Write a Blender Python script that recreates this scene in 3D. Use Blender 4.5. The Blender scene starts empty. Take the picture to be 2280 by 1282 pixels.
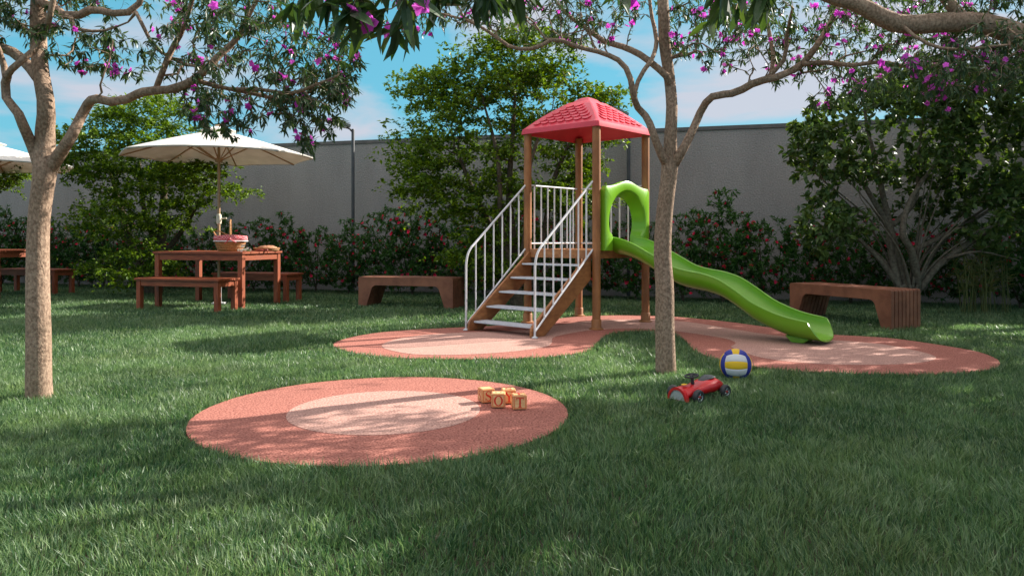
import bpy, math, random
import numpy as np
from mathutils import Vector, Matrix

# ------------------------------------------------------------------ camera, world, sun, exposure
F = 1675.0; CX = 1140.0; HY = 530.0; EYE = 0.95
scn = bpy.context.scene
COL = scn.collection
cd = bpy.data.cameras.new('camera'); cam = bpy.data.objects.new('camera', cd); COL.objects.link(cam)
cam.location = (0, 0, EYE); cam.rotation_euler = (math.radians(90), 0, 0)
cd.sensor_width = 36; cd.lens = 36*F/2280; cd.shift_y = -111/2280; cd.clip_start = 0.05; cd.clip_end = 3000
scn.camera = cam
SUN_EL = 31.0; SUN_ROT = 61.9
w = bpy.data.worlds.new('World'); scn.world = w; w.use_nodes = True
nt = w.node_tree; nt.nodes.clear()
N = nt.nodes.new; L = nt.links.new
out = N('ShaderNodeOutputWorld'); bg = N('ShaderNodeBackground'); bg.inputs['Strength'].default_value = 0.128
sky = N('ShaderNodeTexSky'); sky.sky_type = 'NISHITA'; sky.sun_disc = False
sky.sun_elevation = math.radians(SUN_EL); sky.sun_rotation = math.radians(SUN_ROT)
sky.air_density = 1.0; sky.dust_density = 0.6; sky.ozone_density = 1.0
tint = N('ShaderNodeMix'); tint.data_type = 'RGBA'; tint.blend_type = 'MULTIPLY'; tint.inputs['Factor'].default_value = 1
tint.inputs[7].default_value = (0.66, 1.0, 0.92, 1)
L(sky.outputs[0], tint.inputs[6])
tc = N('ShaderNodeTexCoord'); sep = N('ShaderNodeSeparateXYZ'); L(tc.outputs['Generated'], sep.inputs[0])
cmb = N('ShaderNodeMapping'); cmb.inputs['Scale'].default_value = (2.6, 2.6, 7.5); cmb.inputs['Location'].default_value = (0.9, 0.2, 0.3); L(tc.outputs['Generated'], cmb.inputs[0])
cn = N('ShaderNodeTexNoise'); cn.inputs['Scale'].default_value = 1.0; cn.inputs['Detail'].default_value = 6; cn.inputs['Roughness'].default_value = 0.55
cn.inputs['Distortion'].default_value = 0.25
L(cmb.outputs[0], cn.inputs['Vector'])
cr = N('ShaderNodeValToRGB'); cr.color_ramp.elements[0].position = 0.515; cr.color_ramp.elements[1].position = 0.64
cr.color_ramp.elements[1].color = (0.85, 0.85, 0.85, 1)
zb = N('ShaderNodeMath'); zb.operation = 'MULTIPLY_ADD'; zb.inputs[1].default_value = 0.22; L(sep.outputs[2], zb.inputs[0]); L(cn.outputs['Fac'], zb.inputs[2])
L(zb.outputs[0], cr.inputs[0])
ev = N('ShaderNodeMix'); ev.data_type = 'RGBA'; ev.inputs['Factor'].default_value = 0.86; ev.inputs[7].default_value = (0.44, 1.68, 2.35, 1)
L(tint.outputs[2], ev.inputs[6])
cm = N('ShaderNodeMix'); cm.data_type = 'RGBA'; L(cr.outputs[0], cm.inputs['Factor']); L(ev.outputs[2], cm.inputs[6])
hi = N('ShaderNodeMapRange'); hi.inputs[1].default_value = 0.32; hi.inputs[2].default_value = 0.62; L(sep.outputs[2], hi.inputs[0])
cc = N('ShaderNodeMix'); cc.data_type = 'RGBA'; L(hi.outputs[0], cc.inputs['Factor']); cc.inputs[6].default_value = (2.35, 2.3, 2.6, 1); cc.inputs[7].default_value = (6.0, 5.2, 5.0, 1)
L(cc.outputs[2], cm.inputs[6+1])
L(cm.outputs[2], bg.inputs[0]); L(bg.outputs[0], out.inputs[0])
sd = bpy.data.lights.new('sun', 'SUN'); sun = bpy.data.objects.new('sun', sd); COL.objects.link(sun)
sd.energy = 5.0; sd.angle = math.radians(0.5); sd.color = (1.0, 0.93, 0.84)
se, sr = math.radians(SUN_EL), math.radians(SUN_ROT)
SDIR = Vector((math.sin(sr)*math.cos(se), math.cos(sr)*math.cos(se), math.sin(se)))
sun.rotation_euler = SDIR.to_track_quat('Z', 'Y').to_euler()
sun.location = SDIR*30
scn.view_settings.view_transform = 'Standard'; scn.view_settings.look = 'None'
scn.view_settings.exposure = 1.16; scn.view_settings.gamma = 1.0
scn.cycles.max_bounces = 8; scn.cycles.transparent_max_bounces = 4
try:
    scn.cycles.use_denoising = True
except Exception: pass

def P(px, py, Z):                      # a point of the place from where it shows in the picture and its distance
    return Vector(((px-CX)/F*Z, Z, EYE + (HY-py)/F*Z))
def G(px, py):                         # a point on the ground
    Z = F*EYE/(py-HY); return ((px-CX)/F*Z, Z)

# ------------------------------------------------------------------ materials
def lin(r, g, b): return (r, g, b, 1)
def mat(name, col, rough=0.6, col2=None, nscale=8, bump=0.0, bscale=60, spec=0.5, metal=0.0, trans=0.0, stretch=(1,1,1), ndetail=4, attr=False, thru=(1.7, 1.6, 0.6, 1), coat=0.0, ramp=(0.35, 0.65), bdist=0.01, dirt=0.0, dscale=2.0, dstretch=(1,1,1), dcol=(0.45,0.42,0.38)):
    m = bpy.data.materials.new(name); m.use_nodes = True
    nt = m.node_tree; n = nt.nodes; l = nt.links
    b = n['Principled BSDF']; b.inputs['Roughness'].default_value = rough
    b.inputs['Specular IOR Level'].default_value = spec; b.inputs['Metallic'].default_value = metal
    b.inputs['Coat Weight'].default_value = coat
    tc = n.new('ShaderNodeTexCoord'); mp = n.new('ShaderNodeMapping'); mp.inputs['Scale'].default_value = stretch
    l.new(tc.outputs['Object'], mp.inputs[0])
    src = None
    if col2 is not None:
        mx = n.new('ShaderNodeMix'); mx.data_type = 'RGBA'; mx.inputs[6].default_value = lin(*col); mx.inputs[7].default_value = lin(*col2)
        if attr:
            a = n.new('ShaderNodeAttribute'); a.attribute_name = 'var'; l.new(a.outputs['Fac'], mx.inputs['Factor'])
        else:
            t = n.new('ShaderNodeTexNoise'); t.inputs['Scale'].default_value = nscale; t.inputs['Detail'].default_value = ndetail
            l.new(mp.outputs[0], t.inputs['Vector'])
            r = n.new('ShaderNodeValToRGB'); r.color_ramp.elements[0].position = ramp[0]; r.color_ramp.elements[1].position = ramp[1]
            l.new(t.outputs['Fac'], r.inputs[0]); l.new(r.outputs[0], mx.inputs['Factor'])
        src = mx.outputs[2]; l.new(src, b.inputs['Base Color'])
    else:
        b.inputs['Base Color'].default_value = lin(*col)
    if dirt:
        mp2 = n.new('ShaderNodeMapping'); mp2.inputs['Scale'].default_value = dstretch; l.new(tc.outputs['Object'], mp2.inputs[0])
        t3 = n.new('ShaderNodeTexNoise'); t3.inputs['Scale'].default_value = dscale; t3.inputs['Detail'].default_value = 8; t3.inputs['Roughness'].default_value = .65
        l.new(mp2.outputs[0], t3.inputs['Vector'])
        r3 = n.new('ShaderNodeValToRGB'); r3.color_ramp.elements[0].position = .42; r3.color_ramp.elements[1].position = .72; l.new(t3.outputs['Fac'], r3.inputs[0])
        f3 = n.new('ShaderNodeMath'); f3.operation = 'MULTIPLY'; f3.inputs[1].default_value = dirt; l.new(r3.outputs[0], f3.inputs[0])
        x3 = n.new('ShaderNodeMix'); x3.data_type = 'RGBA'; x3.blend_type = 'MULTIPLY'; x3.inputs[7].default_value = lin(*dcol); l.new(f3.outputs[0], x3.inputs['Factor'])
        if src is not None: l.new(src, x3.inputs[6])
        else: x3.inputs[6].default_value = lin(*col)
        src = x3.outputs[2]; l.new(src, b.inputs['Base Color'])
        ro = n.new('ShaderNodeMath'); ro.operation = 'MULTIPLY_ADD'; ro.inputs[1].default_value = .25; ro.inputs[2].default_value = rough; l.new(f3.outputs[0], ro.inputs[0]); l.new(ro.outputs[0], b.inputs['Roughness'])
    if bump:
        t2 = n.new('ShaderNodeTexNoise'); t2.inputs['Scale'].default_value = bscale; t2.inputs['Detail'].default_value = 5
        l.new(mp.outputs[0], t2.inputs['Vector'])
        bp = n.new('ShaderNodeBump'); bp.inputs['Strength'].default_value = bump; bp.inputs['Distance'].default_value = bdist
        l.new(t2.outputs['Fac'], bp.inputs['Height']); l.new(bp.outputs[0], b.inputs['Normal'])
    if trans:
        tr = n.new('ShaderNodeBsdfTranslucent'); ms = n.new('ShaderNodeMixShader'); ms.inputs[0].default_value = trans
        if src is not None:
            g = n.new('ShaderNodeMix'); g.data_type = 'RGBA'; g.blend_type = 'MULTIPLY'; g.inputs['Factor'].default_value = 1
            g.inputs[7].default_value = thru; l.new(src, g.inputs[6]); l.new(g.outputs[2], tr.inputs[0])
        else: tr.inputs[0].default_value = lin(*col)
        l.new(b.outputs[0], ms.inputs[1]); l.new(tr.outputs[0], ms.inputs[2]); l.new(ms.outputs[0], n['Material Output'].inputs[0])
    return m

M = {}
M['soil'] = mat('soil', (0.035, 0.045, 0.02), 0.95, (0.06, 0.05, 0.032), 3, 0.4, 60)
M['grass'] = mat('grass', (0.028, 0.088, 0.034), 0.42, (0.220, 0.325, 0.155), attr=True, spec=0.5, trans=0.34, thru=(1.4, 1.55, 1.0, 1), dirt=.22, dscale=1.4, dcol=(1.8, .95, 1.0))
M['rubber'] = mat('rubber', (0.50, 0.205, 0.155), 0.85, (0.20, 0.065, 0.05), 95, 0.9, 110, spec=0.2, ndetail=2, bdist=0.004, dirt=.35, dscale=3.5, dcol=(.72,.74,.78))
M['rubber_light'] = mat('rubber_light', (0.61, 0.37, 0.305), 0.85, (0.30, 0.16, 0.13), 95, 0.9, 110, spec=0.2, ndetail=2, bdist=0.004, dirt=.35, dscale=3.5, dcol=(.72,.72,.74))
M['stucco'] = mat('stucco', (0.345, 0.33, 0.32), 0.95, (0.27, 0.26, 0.252), 45, 0.7, 42, spec=0.15, bdist=0.018, dirt=.5, dscale=1.6, dstretch=(1, 1, .25), dcol=(.62,.62,.62))
M['coping'] = mat('coping', (0.10, 0.10, 0.10), 0.8, (0.14, 0.135, 0.13), 6)
M['post_wood'] = mat('post_wood', (0.42, 0.18, 0.062), 0.5, (0.27, 0.105, 0.036), 9, 0.15, 60, stretch=(1, 1, 0.35), bdist=0.003, dirt=.4, dscale=5)
M['beam_wood'] = mat('beam_wood', (0.42, 0.18, 0.062), 0.5, (0.28, 0.108, 0.038), 12, 0.12, 60, stretch=(1, 1, 2.5), bdist=0.003, dirt=.4, dscale=5)
M['steel'] = mat('steel', (0.72, 0.72, 0.74), 0.32, (0.6, 0.6, 0.62), 20, metal=0.0, spec=0.6)
M['tread'] = mat('tread', (0.62, 0.65, 0.70), 0.4, (0.52, 0.55, 0.6), 25, spec=0.6)
M['red_plastic'] = mat('red_plastic', (0.74, 0.055, 0.090), 0.36, (0.66, 0.045, 0.075), 4, spec=0.5, dirt=.25, dscale=6, dcol=(.6,.6,.6))
M['green_plastic'] = mat('green_plastic', (0.175, 0.41, 0.018), 0.3, (0.155, 0.375, 0.014), 3, 0.03, 12, spec=0.5, coat=0.15, dirt=.25, dscale=5, dcol=(.7,.68,.6))
M['red_wood'] = mat('red_wood', (0.34, 0.085, 0.030), 0.5, (0.20, 0.044, 0.015), 5, 0.15, 40, stretch=(14, 14, 1.5), bdist=0.003, dirt=.4, dscale=4, dcol=(.55,.45,.38))
M['red_wood_x'] = mat('red_wood_x', (0.34, 0.085, 0.030), 0.5, (0.20, 0.044, 0.015), 5, 0.15, 40, stretch=(1.5, 14, 14), bdist=0.003, dirt=.4, dscale=4, dcol=(.55,.45,.38))
M['ply'] = mat('ply', (0.30, 0.118, 0.062), 0.6, (0.20, 0.072, 0.038), 5, 0.1, 40, stretch=(1, 1, 1), bdist=0.003, dirt=.5, dscale=6)
M['ply_dark'] = mat('ply_dark', (0.045, 0.022, 0.014), 0.8)
M['bark'] = mat('bark', (0.40, 0.285, 0.205), 0.9, (0.20, 0.135, 0.095), 75, 1.0, 80, spec=0.2, stretch=(1, 1, 0.7), bdist=0.006, dirt=.55, dscale=4, dstretch=(1,1,.5), dcol=(.6,.58,.52))
M['bark_dark'] = mat('bark_dark', (0.13, 0.10, 0.07), 0.9, (0.07, 0.055, 0.04), 30, 0.6, 60, spec=0.2)
M['bark_grey'] = mat('bark_grey', (0.20, 0.17, 0.13), 0.9, (0.11, 0.09, 0.07), 30, 0.6, 60, spec=0.2)
M['leaf_glossy'] = mat('leaf_glossy', (0.022, 0.062, 0.024), 0.40, (0.075, 0.13, 0.040), attr=True, spec=0.5, trans=0.25)
M['leaf_lime'] = mat('leaf_lime', (0.024, 0.070, 0.006), 0.5, (0.20, 0.31, 0.014), attr=True, spec=0.3, trans=0.30, thru=(1.5, 1.5, .4, 1))
M['leaf_round'] = mat('leaf_round', (0.036, 0.085, 0.020), 0.52, (0.120, 0.185, 0.048), attr=True, spec=0.35, trans=0.25)
M['leaf_shrub'] = mat('leaf_shrub', (0.020, 0.085, 0.014), 0.45, (0.060, 0.16, 0.026), attr=True, spec=0.4, trans=0.25)
M['leaf_reed'] = mat('leaf_reed', (0.10, 0.12, 0.03), 0.6, (0.16, 0.16, 0.05), attr=True, trans=0.2)
M['magenta'] = mat('magenta', (0.66, 0.05, 0.60), 0.6, (0.90, 0.18, 0.82), attr=True, spec=0.2, trans=0.45, thru=(1.15, 1.15, 1.15, 1))
M['red_flower'] = mat('red_flower', (0.62, 0.008, 0.05), 0.6, (0.85, 0.04, 0.13), attr=True, spec=0.2, trans=0.25, thru=(1, 1, 1, 1))
M['bud'] = mat('bud', (0.22, 0.03, 0.06), 0.6)
M['canvas'] = mat('canvas', (0.80, 0.775, 0.72), 0.9, (0.74, 0.715, 0.66), 6, 0.1, 300, spec=0.1, dirt=.18, dscale=3, dcol=(.7,.7,.7), trans=0.22, thru=(1, .98, .95, 1))
M['pole_wood'] = mat('pole_wood', (0.50, 0.33, 0.18), 0.5, (0.40, 0.25, 0.13), 12, stretch=(1, 1, .3))
M['cream'] = mat('cream', (0.72, 0.66, 0.52), 0.5, (0.66, 0.6, 0.46), 12)
M['white_metal'] = mat('white_metal', (0.75, 0.76, 0.77), 0.4, (0.7, 0.7, 0.71), 12)
M['lamp_dark'] = mat('lamp_dark', (0.035, 0.04, 0.045), 0.5, (0.05, 0.055, 0.06), 8)
M['lamp_grey'] = mat('lamp_grey', (0.20, 0.20, 0.20), 0.4, (0.15, 0.15, 0.15), 8)
M['lens'] = mat('lens', (0.55, 0.55, 0.52), 0.2)
M['wicker'] = mat('wicker', (0.52, 0.25, 0.08), 0.6, (0.30, 0.13, 0.04), 60, 0.8, 80, bdist=0.01)
M['gingham'] = mat('gingham', (0.62, 0.07, 0.08), 0.85)
M['cloth_white'] = mat('cloth_white', (0.75, 0.72, 0.70), 0.9, (0.68, 0.65, 0.64), 20)
M['bread'] = mat('bread', (0.50, 0.26, 0.14), 0.8, (0.36, 0.15, 0.08), 30, 0.5, 60)
M['sausage'] = mat('sausage', (0.30, 0.055, 0.03), 0.5, (0.22, 0.035, 0.02), 20)
M['petal'] = mat('petal', (0.82, 0.82, 0.80), 0.7)
M['yellow'] = mat('yellow', (0.80, 0.50, 0.01), 0.6, (0.76, 0.46, 0.01), 300, 0.1, 400, bdist=0.002)
M['ball_blue'] = mat('ball_blue', (0.018, 0.03, 0.30), 0.6, (0.014, 0.025, 0.26), 300, 0.1, 400, bdist=0.002)
M['ball_white'] = mat('ball_white', (0.68, 0.68, 0.70), 0.6, (0.62, 0.62, 0.64), 300, 0.1, 400, bdist=0.002)
M['stalk'] = mat('stalk', (0.06, 0.14, 0.03), 0.6)
M['car_red'] = mat('car_red', (0.60, 0.008, 0.012), 0.38, (0.5, 0.007, 0.01), 6, coat=0.15, dirt=.3, dscale=20)
M['black_rubber'] = mat('black_rubber', (0.02, 0.021, 0.024), 0.6, (0.035, 0.037, 0.04), 60)
M['seat_pad'] = mat('seat_pad', (0.045, 0.055, 0.06), 0.55, (0.035, 0.04, 0.045), 60)
M['chrome'] = mat('chrome', (0.55, 0.56, 0.57), 0.3, metal=0.8)
M['grille'] = mat('grille', (0.42, 0.44, 0.42), 0.5, (0.36, 0.38, 0.36), 80)
M['block_wood'] = mat('block_wood', (0.78, 0.52, 0.25), 0.6, (0.68, 0.40, 0.17), 40, 0.05, 60, stretch=(1, 1, 5))
M['block_edge'] = mat('block_edge', (0.72, 0.25, 0.10), 0.6, (0.66, 0.2, 0.08), 40)
M['block_red'] = mat('block_red', (0.62, 0.03, 0.015), 0.6)

def gingham():                          # woven checks
    m = M['gingham']; n = m.node_tree.nodes; l = m.node_tree.links; b = n['Principled BSDF']
    tc = n.new('ShaderNodeTexCoord'); c = n.new('ShaderNodeTexChecker'); c.inputs['Scale'].default_value = 55
    c.inputs['Color1'].default_value = (0.66, 0.06, 0.08, 1); c.inputs['Color2'].default_value = (0.78, 0.35, 0.36, 1)
    l.new(tc.outputs['Object'], c.inputs['Vector']); l.new(c.outputs[0], b.inputs['Base Color'])
gingham()

# ------------------------------------------------------------------ helpers
def tag(o, label=None, cat=None, group=None, kind=None):
    if label: o['label'] = label
    if cat: o['category'] = cat
    if group: o['group'] = group
    if kind: o['kind'] = kind
    return o
def empty(name, loc=(0,0,0), rz=0):
    o = bpy.data.objects.new(name, None); COL.objects.link(o); o.location = loc; o.rotation_euler = (0, 0, rz)
    o.empty_display_size = 0.1
    return o
class MB:
    def __init__(s): s.v = []; s.f = []; s.mi = []; s.cur = 0
    def add(s, vs, fs):
        b = len(s.v); s.v += [tuple(v) for v in vs]; s.f += [tuple(b+i for i in f) for f in fs]; s.mi += [s.cur]*len(fs); return s
    def box(s, x0, x1, y0, y1, z0, z1, mtx=None):
        vs = [Vector(p) for p in ((x0,y0,z0),(x1,y0,z0),(x1,y1,z0),(x0,y1,z0),(x0,y0,z1),(x1,y0,z1),(x1,y1,z1),(x0,y1,z1))]
        if mtx: vs = [mtx @ v for v in vs]
        return s.add(vs, [(3,2,1,0),(4,5,6,7),(0,1,5,4),(1,2,6,5),(2,3,7,6),(3,0,4,7)])
    def tube(s, pts, rad, n=10, cap=True):
        pts = [Vector(p) for p in pts]; k = len(pts)
        if not hasattr(rad, '__len__'): rad = [rad]*k
        t0 = (pts[1]-pts[0]).normalized()
        a = Vector((0,0,1)) if abs(t0.z) < 0.9 else Vector((1,0,0))
        nrm = t0.cross(a).normalized(); vs = []
        for i in range(k):
            t = (pts[min(i+1,k-1)]-pts[max(i-1,0)]).normalized()
            nrm = (nrm - t*nrm.dot(t)).normalized(); bn = t.cross(nrm)
            for j in range(n):
                an = 2*math.pi*j/n; vs.append(pts[i]+(nrm*math.cos(an)+bn*math.sin(an))*rad[i])
        fs = [(i*n+j, i*n+(j+1)%n, (i+1)*n+(j+1)%n, (i+1)*n+j) for i in range(k-1) for j in range(n)]
        if cap: fs += [tuple(range(n-1,-1,-1)), tuple(range((k-1)*n, k*n))]
        return s.add(vs, fs)
    def prism(s, poly, y0, y1, mtx=None):         # polygon in x-z, extruded along y
        n = len(poly); vs = [Vector((x,y0,z)) for x,z in poly]+[Vector((x,y1,z)) for x,z in poly]
        if mtx: vs = [mtx @ v for v in vs]
        return s.add(vs, [tuple(range(n)), tuple(range(2*n-1,n-1,-1))]+[(i, i+n, (i+1)%n+n, (i+1)%n) for i in range(n)])
    def lathe(s, prof, n=16, c=(0,0,0)):
        vs = [(c[0]+r*math.cos(2*math.pi*j/n), c[1]+r*math.sin(2*math.pi*j/n), c[2]+z) for r,z in prof for j in range(n)]
        k = len(prof); fs = [(i*n+j, i*n+(j+1)%n, (i+1)*n+(j+1)%n, (i+1)*n+j) for i in range(k-1) for j in range(n)]
        fs += [tuple(range(n-1,-1,-1)), tuple(range((k-1)*n, k*n))]
        return s.add(vs, fs)
    def build(s, name, mats, parent=None, smooth=False, bevel=0, loc=None, angle=35):
        me = bpy.data.meshes.new(name); me.from_pydata(s.v, [], s.f)
        if not isinstance(mats, (list, tuple)): mats = [mats]
        for m in mats: me.materials.append(m)
        if len(mats) > 1: me.polygons.foreach_set('material_index', s.mi)
        me.validate(); me.update()
        import bmesh
        bm = bmesh.new(); bm.from_mesh(me); bmesh.ops.recalc_face_normals(bm, faces=bm.faces)
        if bevel:
            es = [e for e in bm.edges if len(e.link_faces) == 2 and e.calc_face_angle(0) > math.radians(40)]
            bmesh.ops.bevel(bm, geom=es, offset=bevel, segments=2, affect='EDGES', clamp_overlap=True)
        bm.to_mesh(me); bm.free()
        if smooth:
            for p in me.polygons: p.use_smooth = True
            try: me.set_sharp_from_angle(angle=math.radians(angle))
            except Exception: pass
        o = bpy.data.objects.new(name, me); COL.objects.link(o)
        if parent: o.parent = parent
        if loc: o.location = loc
        return o
def np_mesh(name, verts, faces_list, var, material, parent=None, smooth=False):
    """verts (n,3); faces_list: list of (m,k) int arrays; var: list of per-face floats"""
    me = bpy.data.meshes.new(name)
    verts = np.asarray(verts, dtype=np.float32)
    me.vertices.add(len(verts)); me.vertices.foreach_set('co', verts.ravel())
    loops = np.concatenate([f.ravel() for f in faces_list]).astype(np.int32)
    tot = np.concatenate([np.full(len(f), f.shape[1]) for f in faces_list]).astype(np.int32)
    st = np.concatenate([[0], np.cumsum(tot)[:-1]]).astype(np.int32)
    me.loops.add(len(loops)); me.loops.foreach_set('vertex_index', loops)
    me.polygons.add(len(tot)); me.polygons.foreach_set('loop_start', st)
    me.polygons.foreach_set('use_smooth', np.full(len(tot), smooth))
    me.materials.append(material)
    me.update(calc_edges=True)
    if var is not None:
        at = me.attributes.new('var', 'FLOAT', 'FACE'); at.data.foreach_set('value', np.concatenate(var).astype(np.float32))
    o = bpy.data.objects.new(name, me); COL.objects.link(o)
    if parent: o.parent = parent
    return o
def children(o): return [c for c in bpy.data.objects if c.parent == o]
def copy_tree(o, parent=None):
    c = o.copy(); COL.objects.link(c)
    if parent: c.parent = parent
    for ch in children(o): copy_tree(ch, c)
    return c
def catmull(pts, per=6):
    pts = [np.array(p, float) for p in pts]; o = []
    q = [2*pts[0]-pts[1]]+pts+[2*pts[-1]-pts[-2]]
    for i in range(1, len(q)-2):
        for j in range(per):
            t = j/per
            o.append(0.5*((2*q[i])+(-q[i-1]+q[i+1])*t+(2*q[i-1]-5*q[i]+4*q[i+1]-q[i+2])*t*t+(-q[i-1]+3*q[i]-3*q[i+1]+q[i+2])*t**3))
    o.append(pts[-1]); return o
def closed_spline(pts, per=6):
    n = len(pts); q = [np.array(p, float) for p in pts]; o = []
    for i in range(n):
        a, b, c, d = q[i-1], q[i], q[(i+1)%n], q[(i+2)%n]
        for j in range(per):
            t = j/per; o.append(0.5*(2*b+(-a+c)*t+(2*a-5*b+4*c-d)*t*t+(-a+3*b-3*c+d)*t**3))
    return np.array(o)
def norm(a): return a/np.maximum(np.linalg.norm(a, axis=-1, keepdims=True), 1e-9)

# leaves: many small folded blades in one mesh
def leaf_mesh(name, pos, dr, up, ln, wd, var, material, parent, fine=True, curl=0.15):
    pos = np.asarray(pos); dr = norm(np.asarray(dr)); n = len(pos)
    side = norm(np.cross(dr, up)); nz = norm(np.cross(side, dr)); ln = ln[:, None]; wd = wd[:, None]
    def pt(t, s, h): return pos + dr*ln*t + side*wd*s + nz*(wd*h - ln*curl*t*t)
    if fine:
        V = np.stack([pt(0,0,0), pt(.3,.46,.12), pt(.3,0,0), pt(.3,-.46,.12), pt(.68,.36,.1), pt(.68,0,0), pt(.68,-.36,.1), pt(1,0,0)], 1)
        k = 8; tri = [(0,1,2),(0,2,3),(4,7,5),(5,7,6)]; quad = [(1,4,5,2),(2,5,6,3)]
    else:
        V = np.stack([pt(0,0,0), pt(.42,.5,.15), pt(1,0,0), pt(.42,-.5,.15)], 1); k = 4; tri = [(0,1,2),(0,2,3)]; quad = []
    base = (np.arange(n)*k)[:, None, None]
    fl = [(base+np.array(tri)[None]).reshape(-1, 3)]; vv = [np.repeat(var, len(tri))]
    if quad: fl.append((base+np.array(quad)[None]).reshape(-1, 4)); vv.append(np.repeat(var, len(quad)))
    return np_mesh(name, V.reshape(-1, 3), fl, vv, material, parent)
def flower_mesh(name, pos, nrm, rad, var, material, parent, petals=5, cup=0.3, rng=None):
    # each flower: broad petals round a centre
    n = len(pos); nrm = norm(nrm); a = norm(np.cross(nrm, norm(rng.normal(size=(n, 3))))); b = np.cross(nrm, a)
    Pp = []; D = []; U = []; Ln = []; Vv = []
    for k in range(petals):
        an = 2*math.pi*k/petals + rng.normal(0, .15, n); d = a*np.cos(an)[:, None]+b*np.sin(an)[:, None]
        Pp.append(pos); D.append(norm(d+nrm*cup+rng.normal(0, .12, (n, 3)))); U.append(nrm-d*cup); Ln.append(rad*rng.uniform(.8, 1.1, n)); Vv.append(np.clip(var+rng.normal(0, .1, n), 0, 1))
    ln = np.concatenate(Ln)
    return leaf_mesh(name, np.concatenate(Pp), np.concatenate(D), np.concatenate(U), ln, ln*1.0, np.concatenate(Vv), material, parent, True, 0.05)

# a tree skeleton: hand-placed limbs, then twigs grown out to a cloud of tips
class Skel:
    def __init__(s, rng): s.p = []; s.par = []; s.fix = []; s.len = []; s.rng = rng; s.tips = []
    def limb(s, pts, radii, step=0.07, attach=True):
        pts = np.array([list(p) for p in pts], float); C = catmull(np.c_[pts, radii], 6)
        C = np.array(C)
        par = -1
        if s.p and attach:
            d = np.linalg.norm(np.array(s.p)-C[0, :3], axis=1); par = int(d.argmin())
        last = C[0]
        for i, c in enumerate(C):
            if i == 0 or np.linalg.norm(c[:3]-last[:3]) >= step or i == len(C)-1:
                s.p.append(c[:3]); s.par.append(par); s.fix.append(max(c[3], .002))
                s.len.append(0 if par < 0 else s.len[par]+np.linalg.norm(c[:3]-s.p[par])); par = len(s.p)-1; last = c
    def grow(s, tips, step=0.09, lenw=0.3, lift=0.1, jit=0.015, straight=0.35):
        tips = np.asarray(tips); P0 = np.array(s.p)
        order = np.argsort([np.min(np.linalg.norm(P0-t, axis=1)) for t in tips])
        cap = len(s.p)+len(tips)*30
        PA = np.zeros((cap, 3)); LA = np.zeros(cap); n0 = len(s.p); PA[:n0] = P0; LA[:n0] = s.len
        for ti in order:
            t = tips[ti]; n = len(s.p)
            d = np.linalg.norm(PA[:n]-t, axis=1)
            j = int((d+lenw*LA[:n]).argmin()); dj = d[j]
            if dj < .02: continue
            a = PA[j]; g = s.par[j]
            pd = norm(a-PA[g]) if g >= 0 else np.array([0, 0, 1.])
            c = a+pd*straight*dj+np.array([0, 0, lift*dj])
            k = max(2, min(28, int(dj/step)+1)); par = j; path = [a]
            for i in range(1, k+1):
                u = i/k; q = (1-u)**2*a+2*u*(1-u)*c+u*u*t+(s.rng.normal(0, jit, 3) if i < k else 0)
                m = len(s.p); PA[m] = q; LA[m] = LA[par]+np.linalg.norm(q-PA[par])
                s.p.append(q); s.par.append(par); s.fix.append(0); s.len.append(LA[m]); par = m; path.append(q)
            s.tips.append(np.array(path))
    def radii(s, tip=0.002, ex=2.4):
        n = len(s.p); acc = np.zeros(n); ch = [0]*n
        r = np.zeros(n)
        for i in range(n-1, -1, -1):
            r[i] = max(tip, acc[i]**(1/ex))
            if s.par[i] >= 0: acc[s.par[i]] += r[i]**ex
        fx = np.array(s.fix); r = np.where(fx > 0, fx, r)
        for i in range(n):                         # a twig is never thicker than what carries it
            if s.par[i] >= 0 and fx[i] == 0: r[i] = min(r[i], r[s.par[i]]*.85)
        return r
    def mesh(s, name, material, parent, tip=0.002, sides=(12, 6, 4), off=None):
        r = s.radii(tip); n = len(s.p); kids = [[] for _ in range(n)]
        for i in range(n):
            if s.par[i] >= 0: kids[s.par[i]].append(i)
        mb = MB(); st = [i for i in range(n) if s.par[i] < 0]; starts = [(None, i) for i in st]
        while starts:
            pr, i = starts.pop(); ch = ([] if pr is None else [pr])+[i]
            while kids[i]:
                ks = sorted(kids[i], key=lambda k: (-s.fix[k], -r[k])); starts += [(i, k) for k in ks[1:]]; i = ks[0]; ch.append(i)
            if len(ch) < 2: continue
            pts = [Vector(s.p[c]) for c in ch]; rr = [r[c] for c in ch]
            if pr is not None: rr[0] = rr[1]
            R = max(rr); k = sides[0] if R > .03 else sides[1] if R > .008 else sides[2]
            mb.tube(pts, rr, k, True)
        return mb.build(name, material, parent, smooth=True, angle=80)
def ellips(rng, n, c, r, shell=0.0):
    v = norm(rng.normal(size=(n, 3)))*(rng.uniform(shell, 1, n)**(1/3))[:, None]
    return np.array(c)+v*np.array(r)
def leaves_on(rng, tips, per, frac, out_c, droop, rand, ln, lv):
    Pp = []; D = []
    for path in tips:
        k = max(2, int(len(path)*frac)); seg = path[-k:]
        for _ in range(per):
            u = rng.uniform(0, len(seg)-1.001); i = int(u); q = seg[i]+(seg[i+1]-seg[i])*(u-i)
            tg = norm(seg[i+1]-seg[i]); Pp.append(q); D.append(tg*.5)
    Pp = np.array(Pp); D = np.array(D)
    D = D+rng.normal(0, rand, D.shape)+np.array([0, 0, -droop]); n = len(Pp)
    up = norm(np.array([0, 0, 1.])+rng.normal(0, .45, (n, 3)))
    return Pp, norm(D), up, rng.uniform(ln[0], ln[1], n)

# ------------------------------------------------------------------ the setting
gm = MB(); gm.add([(-150, -40, 0), (150, -40, 0), (150, 200, 0), (-150, 200, 0)], [(0, 1, 2, 3)])
tag(gm.build('ground', M['soil']), kind='structure')

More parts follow.
